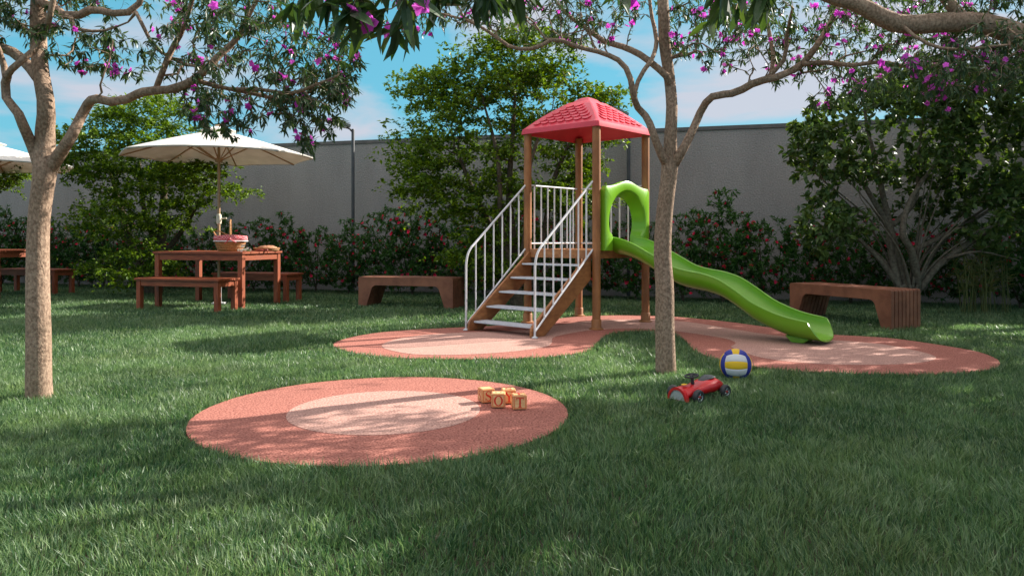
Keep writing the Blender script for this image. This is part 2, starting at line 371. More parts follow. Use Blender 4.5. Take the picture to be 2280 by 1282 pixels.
c1 = (-0.686, 4.057)
ring = lambda c, r, n=72, a=0: np.array([(c[0]+r*math.cos(2*math.pi*i/n), c[1]+r*math.sin(2*math.pi*i/n)) for i in range(n)])
pad1 = ring(c1, 0.985); in1 = ring((c1[0], c1[1]+.008), 0.513)
o_px = [(742,771),(775,757),(840,745),(920,738),(1010,733.5),(1100,729),(1180,722),(1240,713),(1300,707.5),(1370,705.5),(1450,706),(1530,711),(1620,720),(1700,731),(1780,742),(1851,749),(1920,753),(1990,758),(2095,773),(2180,789),(2226,810),
        (2205,829),(2110,838),(1980,839),(1850,836),(1740,829),(1650,817),(1580,800),(1542,782),(1527,764),(1505,750),(1450,743),(1390,743),(1350,751),(1330,768),(1305,786),(1240,798),(1140,803),(1030,805),(920,803),(830,797),(765,785)]
i_px = [(850,777),(875,762),(940,751),(1030,745),(1130,741),(1190,737),(1240,729),(1300,720),(1380,715.5),(1470,716),(1540,722),(1620,735),(1700,748),(1780,757),(1867,763),(1930,768),(1981,774),(2060,791),(2084,804),(2040,814),(1940,818),(1830,816),(1740,809),(1680,798),(1645,785),(1628,777),(1638,769),(1618,759),
        (1560,749),(1500,741),(1430,736),(1370,736),(1310,740),(1262,748),(1232,756),(1229,767),(1215,777),(1150,787),(1060,794),(960,796),(895,791)]
pad2 = closed_spline([G(*p) for p in o_px], 4); in2 = closed_spline([G(*p) for p in i_px], 4)
def slab(name, poly, z0, z1, m, parent=None):
    mb = MB(); n = len(poly); c = poly.mean(0)
    mb.add([(x, y, z1) for x, y in poly]+[(x, y, z0) for x, y in poly], [tuple(range(n))]+[(i, (i+1) % n, (i+1) % n+n, i+n) for i in range(n)])
    return mb.build(name, m, parent)
for poly, inner in ((pad1, in1), (pad2, in2)):
    s = slab('play_surface', poly, -.01, .020, M['rubber']); tag(s, kind='structure')
    s2 = slab('play_surface_inlay', inner, .012, .0222, M['rubber_light']); tag(s2, kind='structure')

WX = -0.289                               # everything along the wall follows this slope
WD = np.array([1, WX]); WD = WD/np.linalg.norm(WD)          # along the wall, to the right
WN = np.array([WD[1], -WD[0]])                              # out of the wall, towards the garden
WANG = math.atan2(WD[1], WD[0])
WZ0 = 12.7; WH = 2.69
def along(x, z0): return (x, z0+WX*x)
wr = empty('garden_wall', (0, WZ0, 0), WANG); tag(wr, 'tall grey stucco wall closing the garden behind the shrubs', 'wall')
b = MB(); b.box(-26, 20, 0, .2, 0, WH-.05); b.build('wall_face', M['stucco'], wr)
b = MB(); b.box(-26, 20, -.02, .23, WH-.048, WH+.01); b.build('coping', M['coping'], wr)

# ------------------------------------------------------------------ grass
def inside(poly, x, y):
    r = np.zeros(len(x), bool); n = len(poly); j = n-1
    for i in range(n):
        xi, yi = poly[i]; xj, yj = poly[j]
        c = ((yi > y) != (yj > y)) & (x < (xj-xi)*(y-yi)/(yj-yi+1e-12)+xi); r ^= c; j = i
    return r
def vnoise(x, y, s, seed):
    r = np.random.default_rng(seed); T = r.random((64, 64)); u = x*s; v = y*s
    i = np.floor(u).astype(int); j = np.floor(v).astype(int); fu = u-i; fv = v-j; fu = fu*fu*(3-2*fu); fv = fv*fv*(3-2*fv)
    g = lambda a, b: T[a % 64, b % 64]
    return (g(i, j)*(1-fu)+g(i+1, j)*fu)*(1-fv)+(g(i, j+1)*(1-fu)+g(i+1, j+1)*fu)*fv
def make_grass():
    rng = np.random.default_rng(5)
    X = []; Y = []; S = []
    for z0, z1, dens, sw in ((1.0, 3.4, 19000, 1.1), (3.4, 5.6, 12500, 1.3), (5.6, 8.5, 6800, 1.7), (8.5, 15.5, 3400, 2.4)):
        hw = .82*z1+1.1; n = int(dens*2*hw*(z1-z0)); x = rng.uniform(-hw, hw, n); y = rng.uniform(z0, z1, n)
        k = (np.abs(x) < .82*y+1.1) & (y < 12.45+WX*x); X.append(x[k]); Y.append(y[k]); S.append(np.full(k.sum(), sw))
    x = np.concatenate(X); y = np.concatenate(Y); sw = np.concatenate(S)
    k = ~(inside(pad1, x, y) | inside(pad2, x, y)); x, y, sw = x[k], y[k], sw[k]; n = len(x)
    cl = vnoise(x, y, 9, 1); cl2 = vnoise(x, y, 1.3, 2); cl3 = vnoise(x, y, 30, 4)
    keep = rng.random(n) < .45+.75*cl3; x, y, sw, cl, cl2 = x[keep], y[keep], sw[keep], cl[keep], cl2[keep]; n = len(x)
    h = rng.uniform(.030, .060, n)*(.74+.36*cl+.22*cl2)*np.where(rng.random(n) < .08, 1.35, 1.0); wd = rng.uniform(.0022, .0040, n)*sw
    an = rng.uniform(0, 2*np.pi, n)+0; lean = rng.uniform(.1, .7, n)+.5*(rng.random(n) < .1)
    bias = vnoise(x, y, 5, 3)*2*np.pi*1.5
    an = np.where(rng.random(n) < .5, bias+rng.normal(0, .6, n), an)
    ux, uy = np.cos(an), np.sin(an)
    fa = rng.uniform(0, 2*np.pi, n); sx, sy = np.cos(fa)*wd, np.sin(fa)*wd
    def lvl(t, wv):
        ox = ux*lean*h*t**1.8; oy = uy*lean*h*t**1.8; z = h*(t-.28*lean*t*t)
        return (np.stack([x+ox-sx*wv, y+oy-sy*wv, z], 1), np.stack([x+ox+sx*wv, y+oy+sy*wv, z], 1))
    a0, a1 = lvl(0, .5); b0, b1 = lvl(.5, .5); c0, _ = lvl(1, 0)
    V = np.stack([a0, a1, b0, b1, c0], 1).reshape(-1, 3); base = (np.arange(n)*5)[:, None]
    q = base+np.array([[0, 1, 3, 2]]); t = base+np.array([[2, 3, 4]])
    var = np.clip(rng.normal(.36, .26, n)+.45*(cl2-.5)+.25*(cl-.5), 0, 1)
    pale = rng.random(n) < .10; var[pale] = rng.uniform(.8, 1.0, pale.sum())
    o = np_mesh('grass', V, [q, t], [var, var], M['grass'])
    tag(o, 'short green lawn of dense fine blades across the garden', 'grass', kind='stuff')
make_grass()

# ------------------------------------------------------------------ big flowering trees
def px_limb(sk, Z, pts, dz=0.0, dz0=0.0, attach=True, rs_=1.0):
    P_ = []; R = []; n = len(pts)
    for i, (x, y, r) in enumerate(pts):
        z = Z+dz0+dz*(i/(n-1))+(0.06*math.sin(i*1.7+x*.01) if i and dz else 0)
        P_.append(P(x, y, z)); R.append(r*rs_/F*z)
    sk.limb(P_, R, attach=attach)
def flowering_tree(label, seed, base, limbs, clouds, per=11, nflower=.12, group='purple-flowered trees over the lawn', ln=(.036, .068), fr=.026, wl=(.19, .27)):
    rng = np.random.default_rng(seed); root = empty('flowering_tree', (base[0], base[1], 0)); tag(root, label, 'tree', group)
    sk = Skel(rng)
    for l in limbs: l(sk)
    tips = np.concatenate([ellips(rng, n, c, r, sh) for n, c, r, sh in clouds])
    sk.grow(tips, step=.08, lenw=.25, lift=.06, jit=.010)
    off = np.array([base[0], base[1], 0]); sk.p = [np.array(p)-off for p in sk.p]; sk.tips = [t-off for t in sk.tips]
    sk.mesh('trunk', M['bark'], root, tip=.0022)
    Pp, D, up, l = leaves_on(rng, sk.tips, int(per*1.3), .8, None, .5, .5, ln, None)
    # leaf rosette at each twig end
    E = np.repeat(np.array([t[-1] for t in sk.tips]), 4, axis=0); n = len(E)
    De = norm(rng.normal(0, .8, (n, 3))+np.array([0, 0, -.5]))
    Pp = np.concatenate([Pp, E]); D = np.concatenate([D, De]); up = np.concatenate([up, norm(np.array([0, 0, 1.])+rng.normal(0, .4, (n, 3)))]); l = np.concatenate([l, rng.uniform(ln[0], ln[1], n)])
    v = np.clip(rng.normal(.4, .28, len(l)), 0, 1)
    leaf_mesh('crown', Pp, D, up, l, l*rng.uniform(wl[0], wl[1], len(l)), v, M['leaf_glossy'], root, True, .18)
    ends = np.array([t[-1] for t in sk.tips]); k = rng.random(len(ends)) < nflower; e = ends[k]
    e = np.concatenate([e, e[rng.random(len(e)) < .5]+rng.normal(0, .03, (1, 3))]); m = len(e)
    nr = norm(rng.normal(0, .7, (m, 3))+np.array([-.2, -.7, .0]))
    flower_mesh('blossoms', e+nr*.01, nr, rng.uniform(fr*.7, fr*1.15, m), rng.random(m), M['magenta'], root, 5, .25, rng)
    return root
Z1 = 4.42
T1 = [lambda s: px_limb(s, Z1, [(88,905,31),(86,840,29),(86,760,28),(84,620,26),(86,500,24.5),(95,420,25),(101,375,27)], rs_=.90),
      lambda s: px_limb(s, Z1, [(101,380,24),(100,300,20),(103,235,18),(90,155,17),(85,60,17),(88,-60,14),(95,-180,10),(80,-320,6)], .05),
      lambda s: px_limb(s, Z1, [(94,375,16),(72,325,12),(52,280,11),(38,248,10),(14,218,9),(13,180,9),(30,150,8),(68,120,8),(98,80,7),(112,30,6.5),(128,-40,5)], -.25),
      lambda s: px_limb(s, Z1, [(14,175,8),(4,130,6.5),(-25,70,6),(-90,0,5),(-150,-80,3.5)], -.3, -.1),
      lambda s: px_limb(s, Z1, [(88,180,12),(58,140,12),(20,112,11),(-40,90,9),(-120,30,7),(-220,-60,4)], .3),
      lambda s: px_limb(s, Z1, [(108,378,17),(132,345,13.5),(158,305,12),(178,265,11),(196,232,10.5),(215,220,10),(262,229,9.5),(300,212,9.5),(330,203,10),(375,200,9),(425,183,9.5),(458,155,8),(492,120,7.5),(530,85,6),(556,30,5),(600,-50,4),(640,-140,3)], -.35),
      lambda s: px_limb(s, Z1, [(345,203,7),(362,160,6.5),(380,115,6.5),(405,70,6),(425,10,5),(455,-80,4)], -.3, -.12),
      lambda s: px_limb(s, Z1, [(440,180,6.5),(480,192,5.5),(530,202,5),(590,215,4.5),(640,226,4),(690,205,3)], .3, -.2),
      lambda s: px_limb(s, Z1, [(520,199,4.5),(580,200,4.5),(650,208,4),(700,190,3),(750,170,2.2)], -.3, -.1),
      lambda s: px_limb(s, Z1, [(92,5,10),(125,22,10),(145,36,10),(172,36,9),(205,22,9),(255,30,8),(298,23,7.5),(318,-15,6),(330,-90,4.5)], -.3, .03),
      lambda s: px_limb(s, Z1, [(158,40,6),(166,62,5),(205,70,3.5),(240,67,2.6),(285,50,2)], -.1, -.1),
      lambda s: px_limb(s, Z1, [(303,28,4.5),(322,65,4),(345,105,4),(390,135,3.5),(460,155,2.4)], .1, -.25)]
def C(px, py, Z, rx, ry, rz, n, sh=0): return (n, tuple(P(px, py, Z)), (rx, ry, rz), sh)
flowering_tree('purple-flowered tree with a forked trunk left of the round play surface, before the umbrellas', 11, (-2.776, 4.42), T1,
    [C(580,120,4.35,.58,.8,.33,330), C(690,215,4.3,.26,.4,.20,85), C(690,285,4.3,.15,.25,.09,24), C(490,265,4.3,.22,.3,.10,30), C(500,300,4.2,.06,.12,.07,5), C(690,330,4.25,.04,.1,.04,4), C(760,200,4.3,.08,.3,.10,18), C(510,240,4.35,.30,.4,.10,34), C(215,110,4.45,.28,.5,.15,80), C(380,-90,4.5,1.2,1.2,.28,300), C(760,130,4.3,.10,.4,.20,40),
     C(40,-20,4.5,.5,.7,.25,150), C(15,60,4.4,.14,.4,.16,30)], per=8, nflower=.15)
Z2 = 5.22
T2 = [lambda s: px_limb(s, Z2, [(1483,848,25),(1482,800,22.5),(1480,720,21.5),(1480,640,20.5),(1475,560,19.5),(1480,470,18.5),(1488,405,18),(1492,360,19)]),
      lambda s: px_limb(s, Z2, [(1492,366,17),(1493,300,14),(1496,240,13),(1490,170,12.5),(1480,100,13),(1478,40,13),(1474,-60,11),(1485,-200,8),(1470,-340,5)], .1),
      lambda s: px_limb(s, Z2, [(1487,368,12),(1468,335,9),(1452,290,8.5),(1440,262,8),(1420,240,7.5),(1411,215,7),(1402,170,6.5),(1382,138,6),(1340,118,5.5),(1290,106,5),(1235,88,4.5),(1190,108,4.2),(1140,106,4),(1095,76,3.6),(1050,50,3),(980,30,2.5)], -.35),
      lambda s: px_limb(s, Z2, [(1414,205,5.5),(1425,170,5.5),(1450,135,5.5),(1462,90,5),(1450,30,4),(1440,-60,3)], .25, -.1),
      lambda s: px_limb(s, Z2, [(1484,170,9),(1462,150,8.5),(1425,122,8),(1385,104,7),(1345,92,6),(1300,60,5),(1250,20,4),(1200,-60,3)], .3),
      lambda s: px_limb(s, Z2, [(1499,366,13),(1518,338,10),(1540,295,9),(1562,245,8.5),(1582,218,8.5),(1608,211,8.5),(1640,206,8.5),(1682,184,8.5),(1735,170,8),(1782,146,7.5),(1812,112,7),(1838,70,6),(1870,10,5),(1900,-70,4)], -.2),
      lambda s: px_limb(s, Z2, [(1790,142,6),(1840,140,5.5),(1900,146,5),(1960,138,4.5),(2030,150,4),(2100,142,3.2),(2170,130,2.5)], -.2, -.14),
      lambda s: px_limb(s, Z2, [(1715,175,6),(1722,130,5.5),(1714,80,5),(1705,20,4),(1712,-60,3)], .3, -.1),
      lambda s: px_limb(s, Z2, [(1700,180,5),(1745,135,5),(1752,80,4.5),(1765,20,3.5)], -.3, -.1)]
flowering_tree('purple-flowered tree with a slim trunk in the lawn patch before the green slide', 23, (1.068, 5.22), T2,
    [C(1620,60,5.15,.48,.6,.28,230), C(1250,15,5.2,.62,.7,.24,250), C(950,0,5.1,.45,.6,.25,125), C(1950,80,5.3,.62,.7,.33,320), C(2140,170,5.4,.34,.5,.26,170), C(1880,210,5.2,.25,.4,.12,40),
     C(1760,130,5.3,.2,.3,.22,40), C(1500,-220,5.2,1.9,1.6,.5,240), (150, (2.9,7.7,3.28), (1.5,.6,.22), 0)], per=6, nflower=.16)
# the tree just outside the right of the picture: its bough crosses the top corner
Z3 = 4.5
T3 = [lambda s: s.limb([(3.75,4.7,-.05),(3.72,4.68,.6),(3.78,4.62,1.2),(3.70,4.6,1.7)], [.13,.115,.105,.10]),
      lambda s: s.limb([(3.70,4.6,1.7),(3.95,4.8,2.3),(4.3,5.1,2.9),(4.5,5.4,3.6)], [.09,.075,.06,.03]),
      lambda s: s.limb([(3.70,4.6,1.65)]+[tuple(P(x,y,Z3)) for x,y in ((2390,180),(2300,95),(2240,68),(2180,52),(2110,50),(2040,55),(1985,50),(1940,25),(1895,5),(1840,-10),(1760,-60))], [.09,.075,.068,.065,.062,.060,.058,.056,.05,.045,.04,.025]),
      lambda s: s.limb([tuple(P(x,y,Z3)) for x,y in ((2150,50),(2120,15),(2080,-40),(2040,-140))], [.04,.035,.03,.02]),
      lambda s: s.limb([tuple(P(x,y,z)) for x,y,z in ((2000,45,Z3),(2035,80,4.4),(2110,110,4.3),(2250,100,4.2))], [.012,.010,.009,.006]),
      lambda s: s.limb([(3.85,4.75,2.1),(4.6,4.4,2.6),(5.6,4.2,3.0),(6.4,4.0,3.3)], [.07,.06,.045,.02])]
flowering_tree('thick-boughed flowering tree at the right border whose bough crosses the top corner', 37, (3.75, 4.7), T3,
    [C(2060,-60,4.5,.6,.6,.22,60), C(2200,130,4.3,.3,.35,.2,110), C(2010,170,4.4,.36,.35,.13,60), C(2130,60,4.7,.5,.4,.2,90), (620, (6.1,5.5,3.2), (1.25,1.4,.6), 0), (260, (6.0,4.3,3.2), (1.0,1.0,.6), 0)], per=7, nflower=.16)
# the tree beside the viewer: only its hanging twigs show at the top
T4 = [lambda s: s.limb([(2.1,.7,-.05),(2.12,.75,.8),(2.0,.8,1.6),(1.9,.9,2.1)], [.11,.10,.09,.08]),
      lambda s: s.limb([(1.9,.9,2.1),(1.5,1.3,2.35),(.9,1.7,2.3),(.4,1.9,2.05),(.05,2.0,1.85),(-.25,2.0,1.68)], [.06,.045,.03,.02,.012,.006]),
      lambda s: s.limb([(.9,1.7,2.3),(.75,2.1,2.05),(.6,2.3,1.85)], [.02,.014,.008]),
      lambda s: s.limb([(1.9,.9,2.1),(2.4,.9,2.7),(2.9,.8,3.3)], [.06,.05,.02])]
flowering_tree('flowering tree beside the viewer with large leafy twigs hanging in at the top', 41, (2.1, .7), T4,
    [C(790,25,1.95,.17,.16,.05,10), C(960,-45,2.0,.20,.2,.04,8), C(1240,-50,2.2,.30,.2,.05,9), C(1640,5,2.4,.14,.2,.05,8), (60, (2.0,1.2,2.9), (1.0,.8,.4), 0)], per=5, nflower=.10, ln=(.075, .12), fr=.028, wl=(.27, .34))

# two more of the same kind further right, unseen, added to shade the lawn and slide
def offside_tree(seed, x, y, h, label, R=1.9, n=700, D=.85):
    rng = np.random.default_rng(seed)
    lm = [lambda s: s.limb([(x,y,-.05),(x+.05,y,.8),(x,y+.05,1.7)], [.13,.11,.1])]
    for k in range(5):
        a = k*1.256+seed; lm.append(lambda s, a=a: s.limb([(x,y+.05,1.6),(x+.5*math.cos(a),y+.5*math.sin(a),2.2),(x+1.2*math.cos(a),y+1.2*math.sin(a),h-.3)], [.07,.05,.02]))
    flowering_tree(label, seed, (x, y), lm, [(n, (x,y,h), (R,R,D), 0)], per=13, nflower=.08, ln=(.10,.15), wl=(.3,.36))
offside_tree(3, 6.85, 5.7, 3.45, 'unseen flowering tree added for shade on the lawn right of the picture beyond the thick-boughed one', 2.05, 1500)
offside_tree(8, 7.3, 8.7, 3.1, 'unseen flowering tree added for shade near the hedge right of the picture, the farthest of its kind', 1.6, 560)

# ------------------------------------------------------------------ background trees
def lime_tree(label, seed, base, stems, clusters, per=11, lf=(.045, .075)):
    rng = np.random.default_rng(seed); root = empty('small_leaved_tree', (base[0], base[1], 0)); tag(root, label, 'tree', 'small-leaved trees before the wall')
    clusters = [(c, int(n*1.7), r) for c, n, r in clusters]
    sk = Skel(rng)
    for s_ in stems: sk.limb([(x+base[0], y+base[1], z) for x, y, z, r in s_], [r for *_, r in s_], step=.1, attach=bool(sk.p))
    tips = []
    for c, n, R in clusters:
        for _ in range(n):
            q = ellips(rng, 1, c, R)[0]; rr = rng.uniform(.2, .42)
            k = 12; t = np.c_[rng.normal(0, rr*.55, k), rng.normal(0, rr*.55, k), rng.normal(0, .022, k)-0.02]
            t[:, 2] -= (t[:, 0]**2+t[:, 1]**2)*.5
            tips.append(q+t)
    tips = np.concatenate(tips)+np.array([base[0], base[1], 0])
    sk.grow(tips, step=.1, lenw=.3, lift=.02, jit=.012)
    off = np.array([base[0], base[1], 0]); sk.p = [np.array(p)-off for p in sk.p]; sk.tips = [t-off for t in sk.tips]
    sk.mesh('trunk', M['bark_dark'], root, tip=.0025, sides=(9, 5, 3))
    Pp, D, up, l = leaves_on(rng, sk.tips, per, .9, None, .12, .55, lf, None)
    Pp = Pp+rng.normal(0, .02, Pp.shape); D[:, 2] *= .6
    v = np.clip(rng.normal(.45, .27, len(l)), 0, 1)
    leaf_mesh('crown', Pp, norm(D), up, l, l*rng.uniform(.5, .65, len(l)), v, M['leaf_lime'], root, False, .1)
cz = lambda px, py, Z, base: tuple(np.array(P(px, py, Z))-np.array([base[0], base[1], 0]))
bC = G(1150, 684)
lime_tree('tall lime-green small-leaved tree before the wall behind the climbing tower', 51, bC,
    [[(0,0,-.05,.10),(.0,0,.35,.075),(-.05,.05,.9,.06),(-.1,.0,1.6,.045),(-.05,0,2.4,.03),(0,0,3.2,.012)],
     [(0,0,.2,.07),(-.25,.1,.9,.05),(-.55,0,1.5,.035),(-.8,0,2.1,.02)],
     [(0,0,.25,.06),(.35,0,.9,.045),(.5,.1,1.7,.035),(.8,.1,2.4,.02)],
     [(0,0,.3,.05),(.12,-.25,1.0,.04),(.15,-.4,1.8,.03),(.4,-.4,2.6,.015)],
     [(0,0,.3,.05),(-.2,-.2,1.1,.04),(-.25,-.3,2.0,.03),(-.45,-.2,2.8,.012)]],
    [(cz(1110,270,10.5,bC), 62, (1.35,.75,.8)), (cz(1150,130,10.5,bC), 50, (1.0,.7,.5)), (cz(970,190,10.5,bC), 16, (.5,.5,.35)), (cz(930,330,10.5,bC), 14, (.35,.5,.5)), (cz(1020,420,10.4,bC), 34, (.75,.6,.5)), (cz(1230,420,10.4,bC), 20, (.6,.6,.5)), (cz(1310,300,10.4,bC), 12, (.35,.5,.5)), (cz(1335,215,10.6,bC), 9, (.38,.4,.25)), (cz(1300,430,10.6,bC), 10, (.35,.4,.35)), (cz(1100,550,10.4,bC), 30, (.65,.5,.5))], per=10)
bL = G(335, 656)
lime_tree('lime-green small-leaved tree before the wall behind the first picnic table', 52, bL,
    [[(.05,0,-.05,.10),(-.12,0,.35,.085),(-.35,.0,.9,.07),(-.5,0,1.5,.045),(-.7,0,2.1,.02)],
     [(.05,.1,-.05,.10),(.12,.1,.5,.09),(.15,.1,1.2,.07),(.2,.1,1.9,.05),(.3,.1,2.7,.02)],
     [(.12,.1,.6,.05),(.5,.1,1.1,.04),(.9,.0,1.7,.025)],
     [(.12,.1,.7,.06),(-.1,0,1.4,.04),(-.2,0,2.4,.02)]],
    [(cz(300,330,11.9,bL), 70, (1.2,.8,.65)), (cz(330,240,11.9,bL), 22, (.7,.6,.3)), (cz(430,400,11.9,bL), 26, (.85,.6,.4)), (cz(300,470,11.9,bL), 34, (.95,.7,.5)), (cz(280,590,11.7,bL), 14, (.7,.5,.35)), (cz(180,350,11.9,bL), 8, (.3,.5,.4))], per=10)
bO = (-9.9, 13.6)
lime_tree('lime-green small-leaved tree reaching in at the left border beside the far umbrella', 53, bO,
    [[(0,0,-.05,.10),(.0,0,.6,.085),(.1,.0,1.4,.06),(.1,0,2.2,.03)], [(0,0,.6,.06),(.6,-.2,1.5,.04),(1.0,-.4,2.0,.02)]],
    [((.6,-.3,2.2), 26, (.75,.6,.35)), ((-.2,0,2.0), 30, (.9,.7,.6))], per=10)

# the round-leaved tree behind the right bench
def round_tree():
    rng = np.random.default_rng(61); B = (5.05, 9.55); root = empty('round_leaved_tree', (B[0], B[1], 0))
    tag(root, 'dark round-leaved tree with many spreading stems behind the right bench', 'tree')
    sk = Skel(rng)
    q = lambda px, py, dz=0: tuple(P(px, py, 9.55+dz))
    sk.limb([(5.05,9.55,-.05),(5.05,9.55,.1),(5.04,9.55,.22)], [.10,.09,.085])
    for pts, rs in (([q(2020,635),q(1995,560),q(1985,520),q(1965,430),q(1950,360),q(1930,280),q(1920,200)], [.06,.05,.045,.035,.03,.02,.01]),
                    ([q(2000,640),q(1985,560),q(1975,500),q(1935,430),q(1900,370),q(1860,300)], [.055,.045,.04,.03,.02,.01]),
                    ([q(2005,640),q(1960,580),q(1900,520),q(1860,480)], [.045,.03,.02,.01]),
                    ([q(1990,500),q(2040,440),q(2045,340),q(2060,240)], [.035,.03,.02,.01]),
                    ([q(2045,640),q(2030,560,-.2),q(2010,520,-.3),q(2025,450,-.3),q(2080,370,-.2),q(2150,310,-.2)], [.06,.045,.04,.03,.02,.01]),
                    ([q(2050,640),q(2090,590,-.1),q(2160,540,-.2),q(2240,490,-.3),q(2330,450,-.3)], [.05,.042,.035,.025,.012]),
                    ([q(2030,560,-.1),q(2110,520,.1),q(2200,470,.2),q(2290,400,.2)], [.035,.03,.02,.01]),
                    ([q(2110,575,-.2),q(2180,560,-.4),q(2270,580,-.5)], [.02,.012,.006])):
        sk.limb(pts, rs, step=.1)
    for k in range(20):                       # thin stems fanning out from the foot
        px, py = rng.uniform(1800, 2290), rng.uniform(360, 540); Zt = 9.55+rng.uniform(-.5, .5)
        e = np.array(P(px, py, Zt)); a0 = np.array([5.05+rng.normal(0, .04), 9.55+rng.normal(0, .04), .15]); mid = a0*.5+e*.5+np.array([(5.05-e[0])*.18, 0, .12*rng.random()])
        sk.limb([a0, mid, e], [rng.uniform(.016, .026), .013, .006], step=.1)
    E = lambda px, py, Z, r, n, sh=0.0: ellips(rng, n, tuple(P(px, py, Z)), r, sh)
    t = np.concatenate([E(1960,300,9.5,(1.15,.9,.65),380,.2), E(1840,340,9.3,(.5,.5,.65),130), E(2200,330,9.4,(.8,.8,.75),290), E(2230,470,9.2,(.6,.6,.5),170), E(1850,500,9.3,(.45,.4,.40),90), E(2060,430,9.9,(.7,.3,.4),80), E(2070,200,9.5,(.9,.7,.3),150), E(2190,210,8.9,(.7,.6,.4),150), E(2040,190,9.0,(.6,.5,.3),90)])
    sk.grow(t, step=.1, lenw=.3, lift=.03, jit=.012)
    off = np.array([B[0], B[1], 0]); sk.p = [np.array(p)-off for p in sk.p]; sk.tips = [a-off for a in sk.tips]
    sk.mesh('trunk', M['bark_grey'], root, tip=.003, sides=(10, 6, 4))
    Pp, D, up, l = leaves_on(rng, sk.tips, 9, .8, None, .1, .6, (.07, .115), None)
    leaf_mesh('crown', Pp, D, up, l, l*rng.uniform(.52, .64, len(l)), np.clip(rng.normal(.4, .28, len(l)), 0, 1), M['leaf_round'], root, True, .12)
round_tree()

# ------------------------------------------------------------------ flowering shrubs along the wall
def shrub_variant(seed, H=1.35, W=.55):
    rng = np.random.default_rng(seed); root = empty('flowering_shrub')
    sk = Skel(rng)
    sk.limb([(0,0,-.03),(0,0,.08)], [.025,.022], step=.05)
    for k in range(9):
        a = rng.uniform(0, 2*math.pi); r = rng.uniform(.1, .8)*W; h = rng.uniform(.55, .95)*H
        sk.limb([(0,0,.05),(r*.45*math.cos(a),r*.35*math.sin(a),h*.45),(r*math.cos(a),r*.7*math.sin(a),h)], [.012,.009,.005], step=.12)
    n = 290; t = []
    while len(t) < n:
        x, y, z = rng.uniform(-W, W), rng.uniform(-W*.75, W*.75), rng.uniform(.12, H)
        lim = W*(1-.55*max(0, z/H-.55)/.45)*(1 if z > .3 else .75)
        if x*x+(y/.75)**2 < lim*lim: t.append((x, y, z))
    sk.grow(np.array(t), step=.1, lenw=.3, lift=.08, jit=.01)
    sk.mesh('stems', M['bark_dark'], root, tip=.0022, sides=(6, 4, 3))
    Pp, D, up, l = leaves_on(rng, sk.tips, 15, 1.0, None, .05, .5, (.05, .09), None); D[:, 2] += .05
    leaf_mesh('foliage', Pp, norm(D), up, l, l*rng.uniform(.26, .36, len(l)), np.clip(rng.normal(.4, .28, len(l)), 0, 1), M['leaf_shrub'], root, False, .12)
    ends = np.array([p[-1] for p in sk.tips]); k = rng.random(len(ends)) < .21; e = ends[k]; m = len(e)
    nr = norm(rng.normal(0, .5, (m, 3))+np.array([-.1, -.7, .4]))
    A = flower_mesh('blossoms', e+nr*.012, nr, rng.uniform(.026, .045, m), rng.random(m), M['red_flower'], root, 7, .7, rng)
    return root
variants = [shrub_variant(70, 1.42), shrub_variant(71, 1.30, .6), shrub_variant(72, 1.55, .5), shrub_variant(73, 1.36, .58)]
rs = random.Random(4); used = [False]*4
x = -11.2; idx = 0
cnt = {}
while x < 8.6:
    v = idx % 4 if idx % 3 else (idx//3+2) % 4
    o = variants[v] if not used[v] else copy_tree(variants[v]); used[v] = True
    z0 = 11.95+rs.uniform(-.12, .16); o.location = (x, z0+WX*x, 0)
    o.rotation_euler = (0, 0, WANG+rs.choice([0, .25, -.3, math.pi])); s = rs.uniform(.9, 1.1)*(1.05 if 2.0 < x < 3.6 else .97)
    if v == 0 and rs.random() < .0: s = 1
    o.scale = (s, s, s*rs.uniform(.88, 1.05))
    ppx = CX+F*x/(z0+WX*x)
    for lim, where in ((300, 'left of the first picnic table'), (690, 'behind the first picnic table'), (1040, 'behind the middle wooden bench'), (1440, 'behind the climbing tower'), (1760, 'beyond the green slide'), (9999, 'behind the right wooden bench')):
        if ppx < lim: break
    cnt[where] = cnt.get(where, 0)+1
    ordn = ['first', 'second', 'third', 'fourth', 'fifth', 'sixth', 'seventh', 'eighth', 'ninth', 'tenth'][cnt[where]-1]
    tag(o, 'red-flowered shrub '+where+', '+ordn+' there counted from the left', 'shrub', 'red-flowered shrubs of the hedge along the wall')
    x += rs.uniform(.52, .68); idx += 1

def reed():
    rng = np.random.default_rng(90); B = (5.85, 9.35); root = empty('reed_clump', (B[0], B[1], 0))
    tag(root, 'clump of thin upright yellow-green stems right of the round-leaved tree', 'plant')
    mb = MB(); Pp = []; D = []
    for k in range(34):
        x, y = rng.normal(0, .16), rng.normal(0, .08); a = rng.normal(0, .20); h = rng.uniform(.5, .95)
        pts = [(x, y, 0), (x+a*.3*h, y, h*.5), (x+a*h+rng.normal(0, .02), y+rng.normal(0, .05), h)]; mb.tube(catmull(pts, 3), [.006]*6+[.002], 4)
        for j in range(9):
            u = rng.uniform(.45, 1); Pp.append((x+a*h*u, y, h*u)); D.append((rng.normal(0, .8), rng.normal(0, .5), rng.uniform(.1, .9)))
    mb.build('stems', M['leaf_reed'], root, smooth=True)
    n = len(Pp); l = rng.uniform(.10, .18, n)
    leaf_mesh('foliage', np.array(Pp), np.array(D), norm(np.array([0, -.4, 1.])+rng.normal(0, .3, (n, 3))), l, l*.09, rng.random(n), M['leaf_reed'], root, False, .2)
reed()

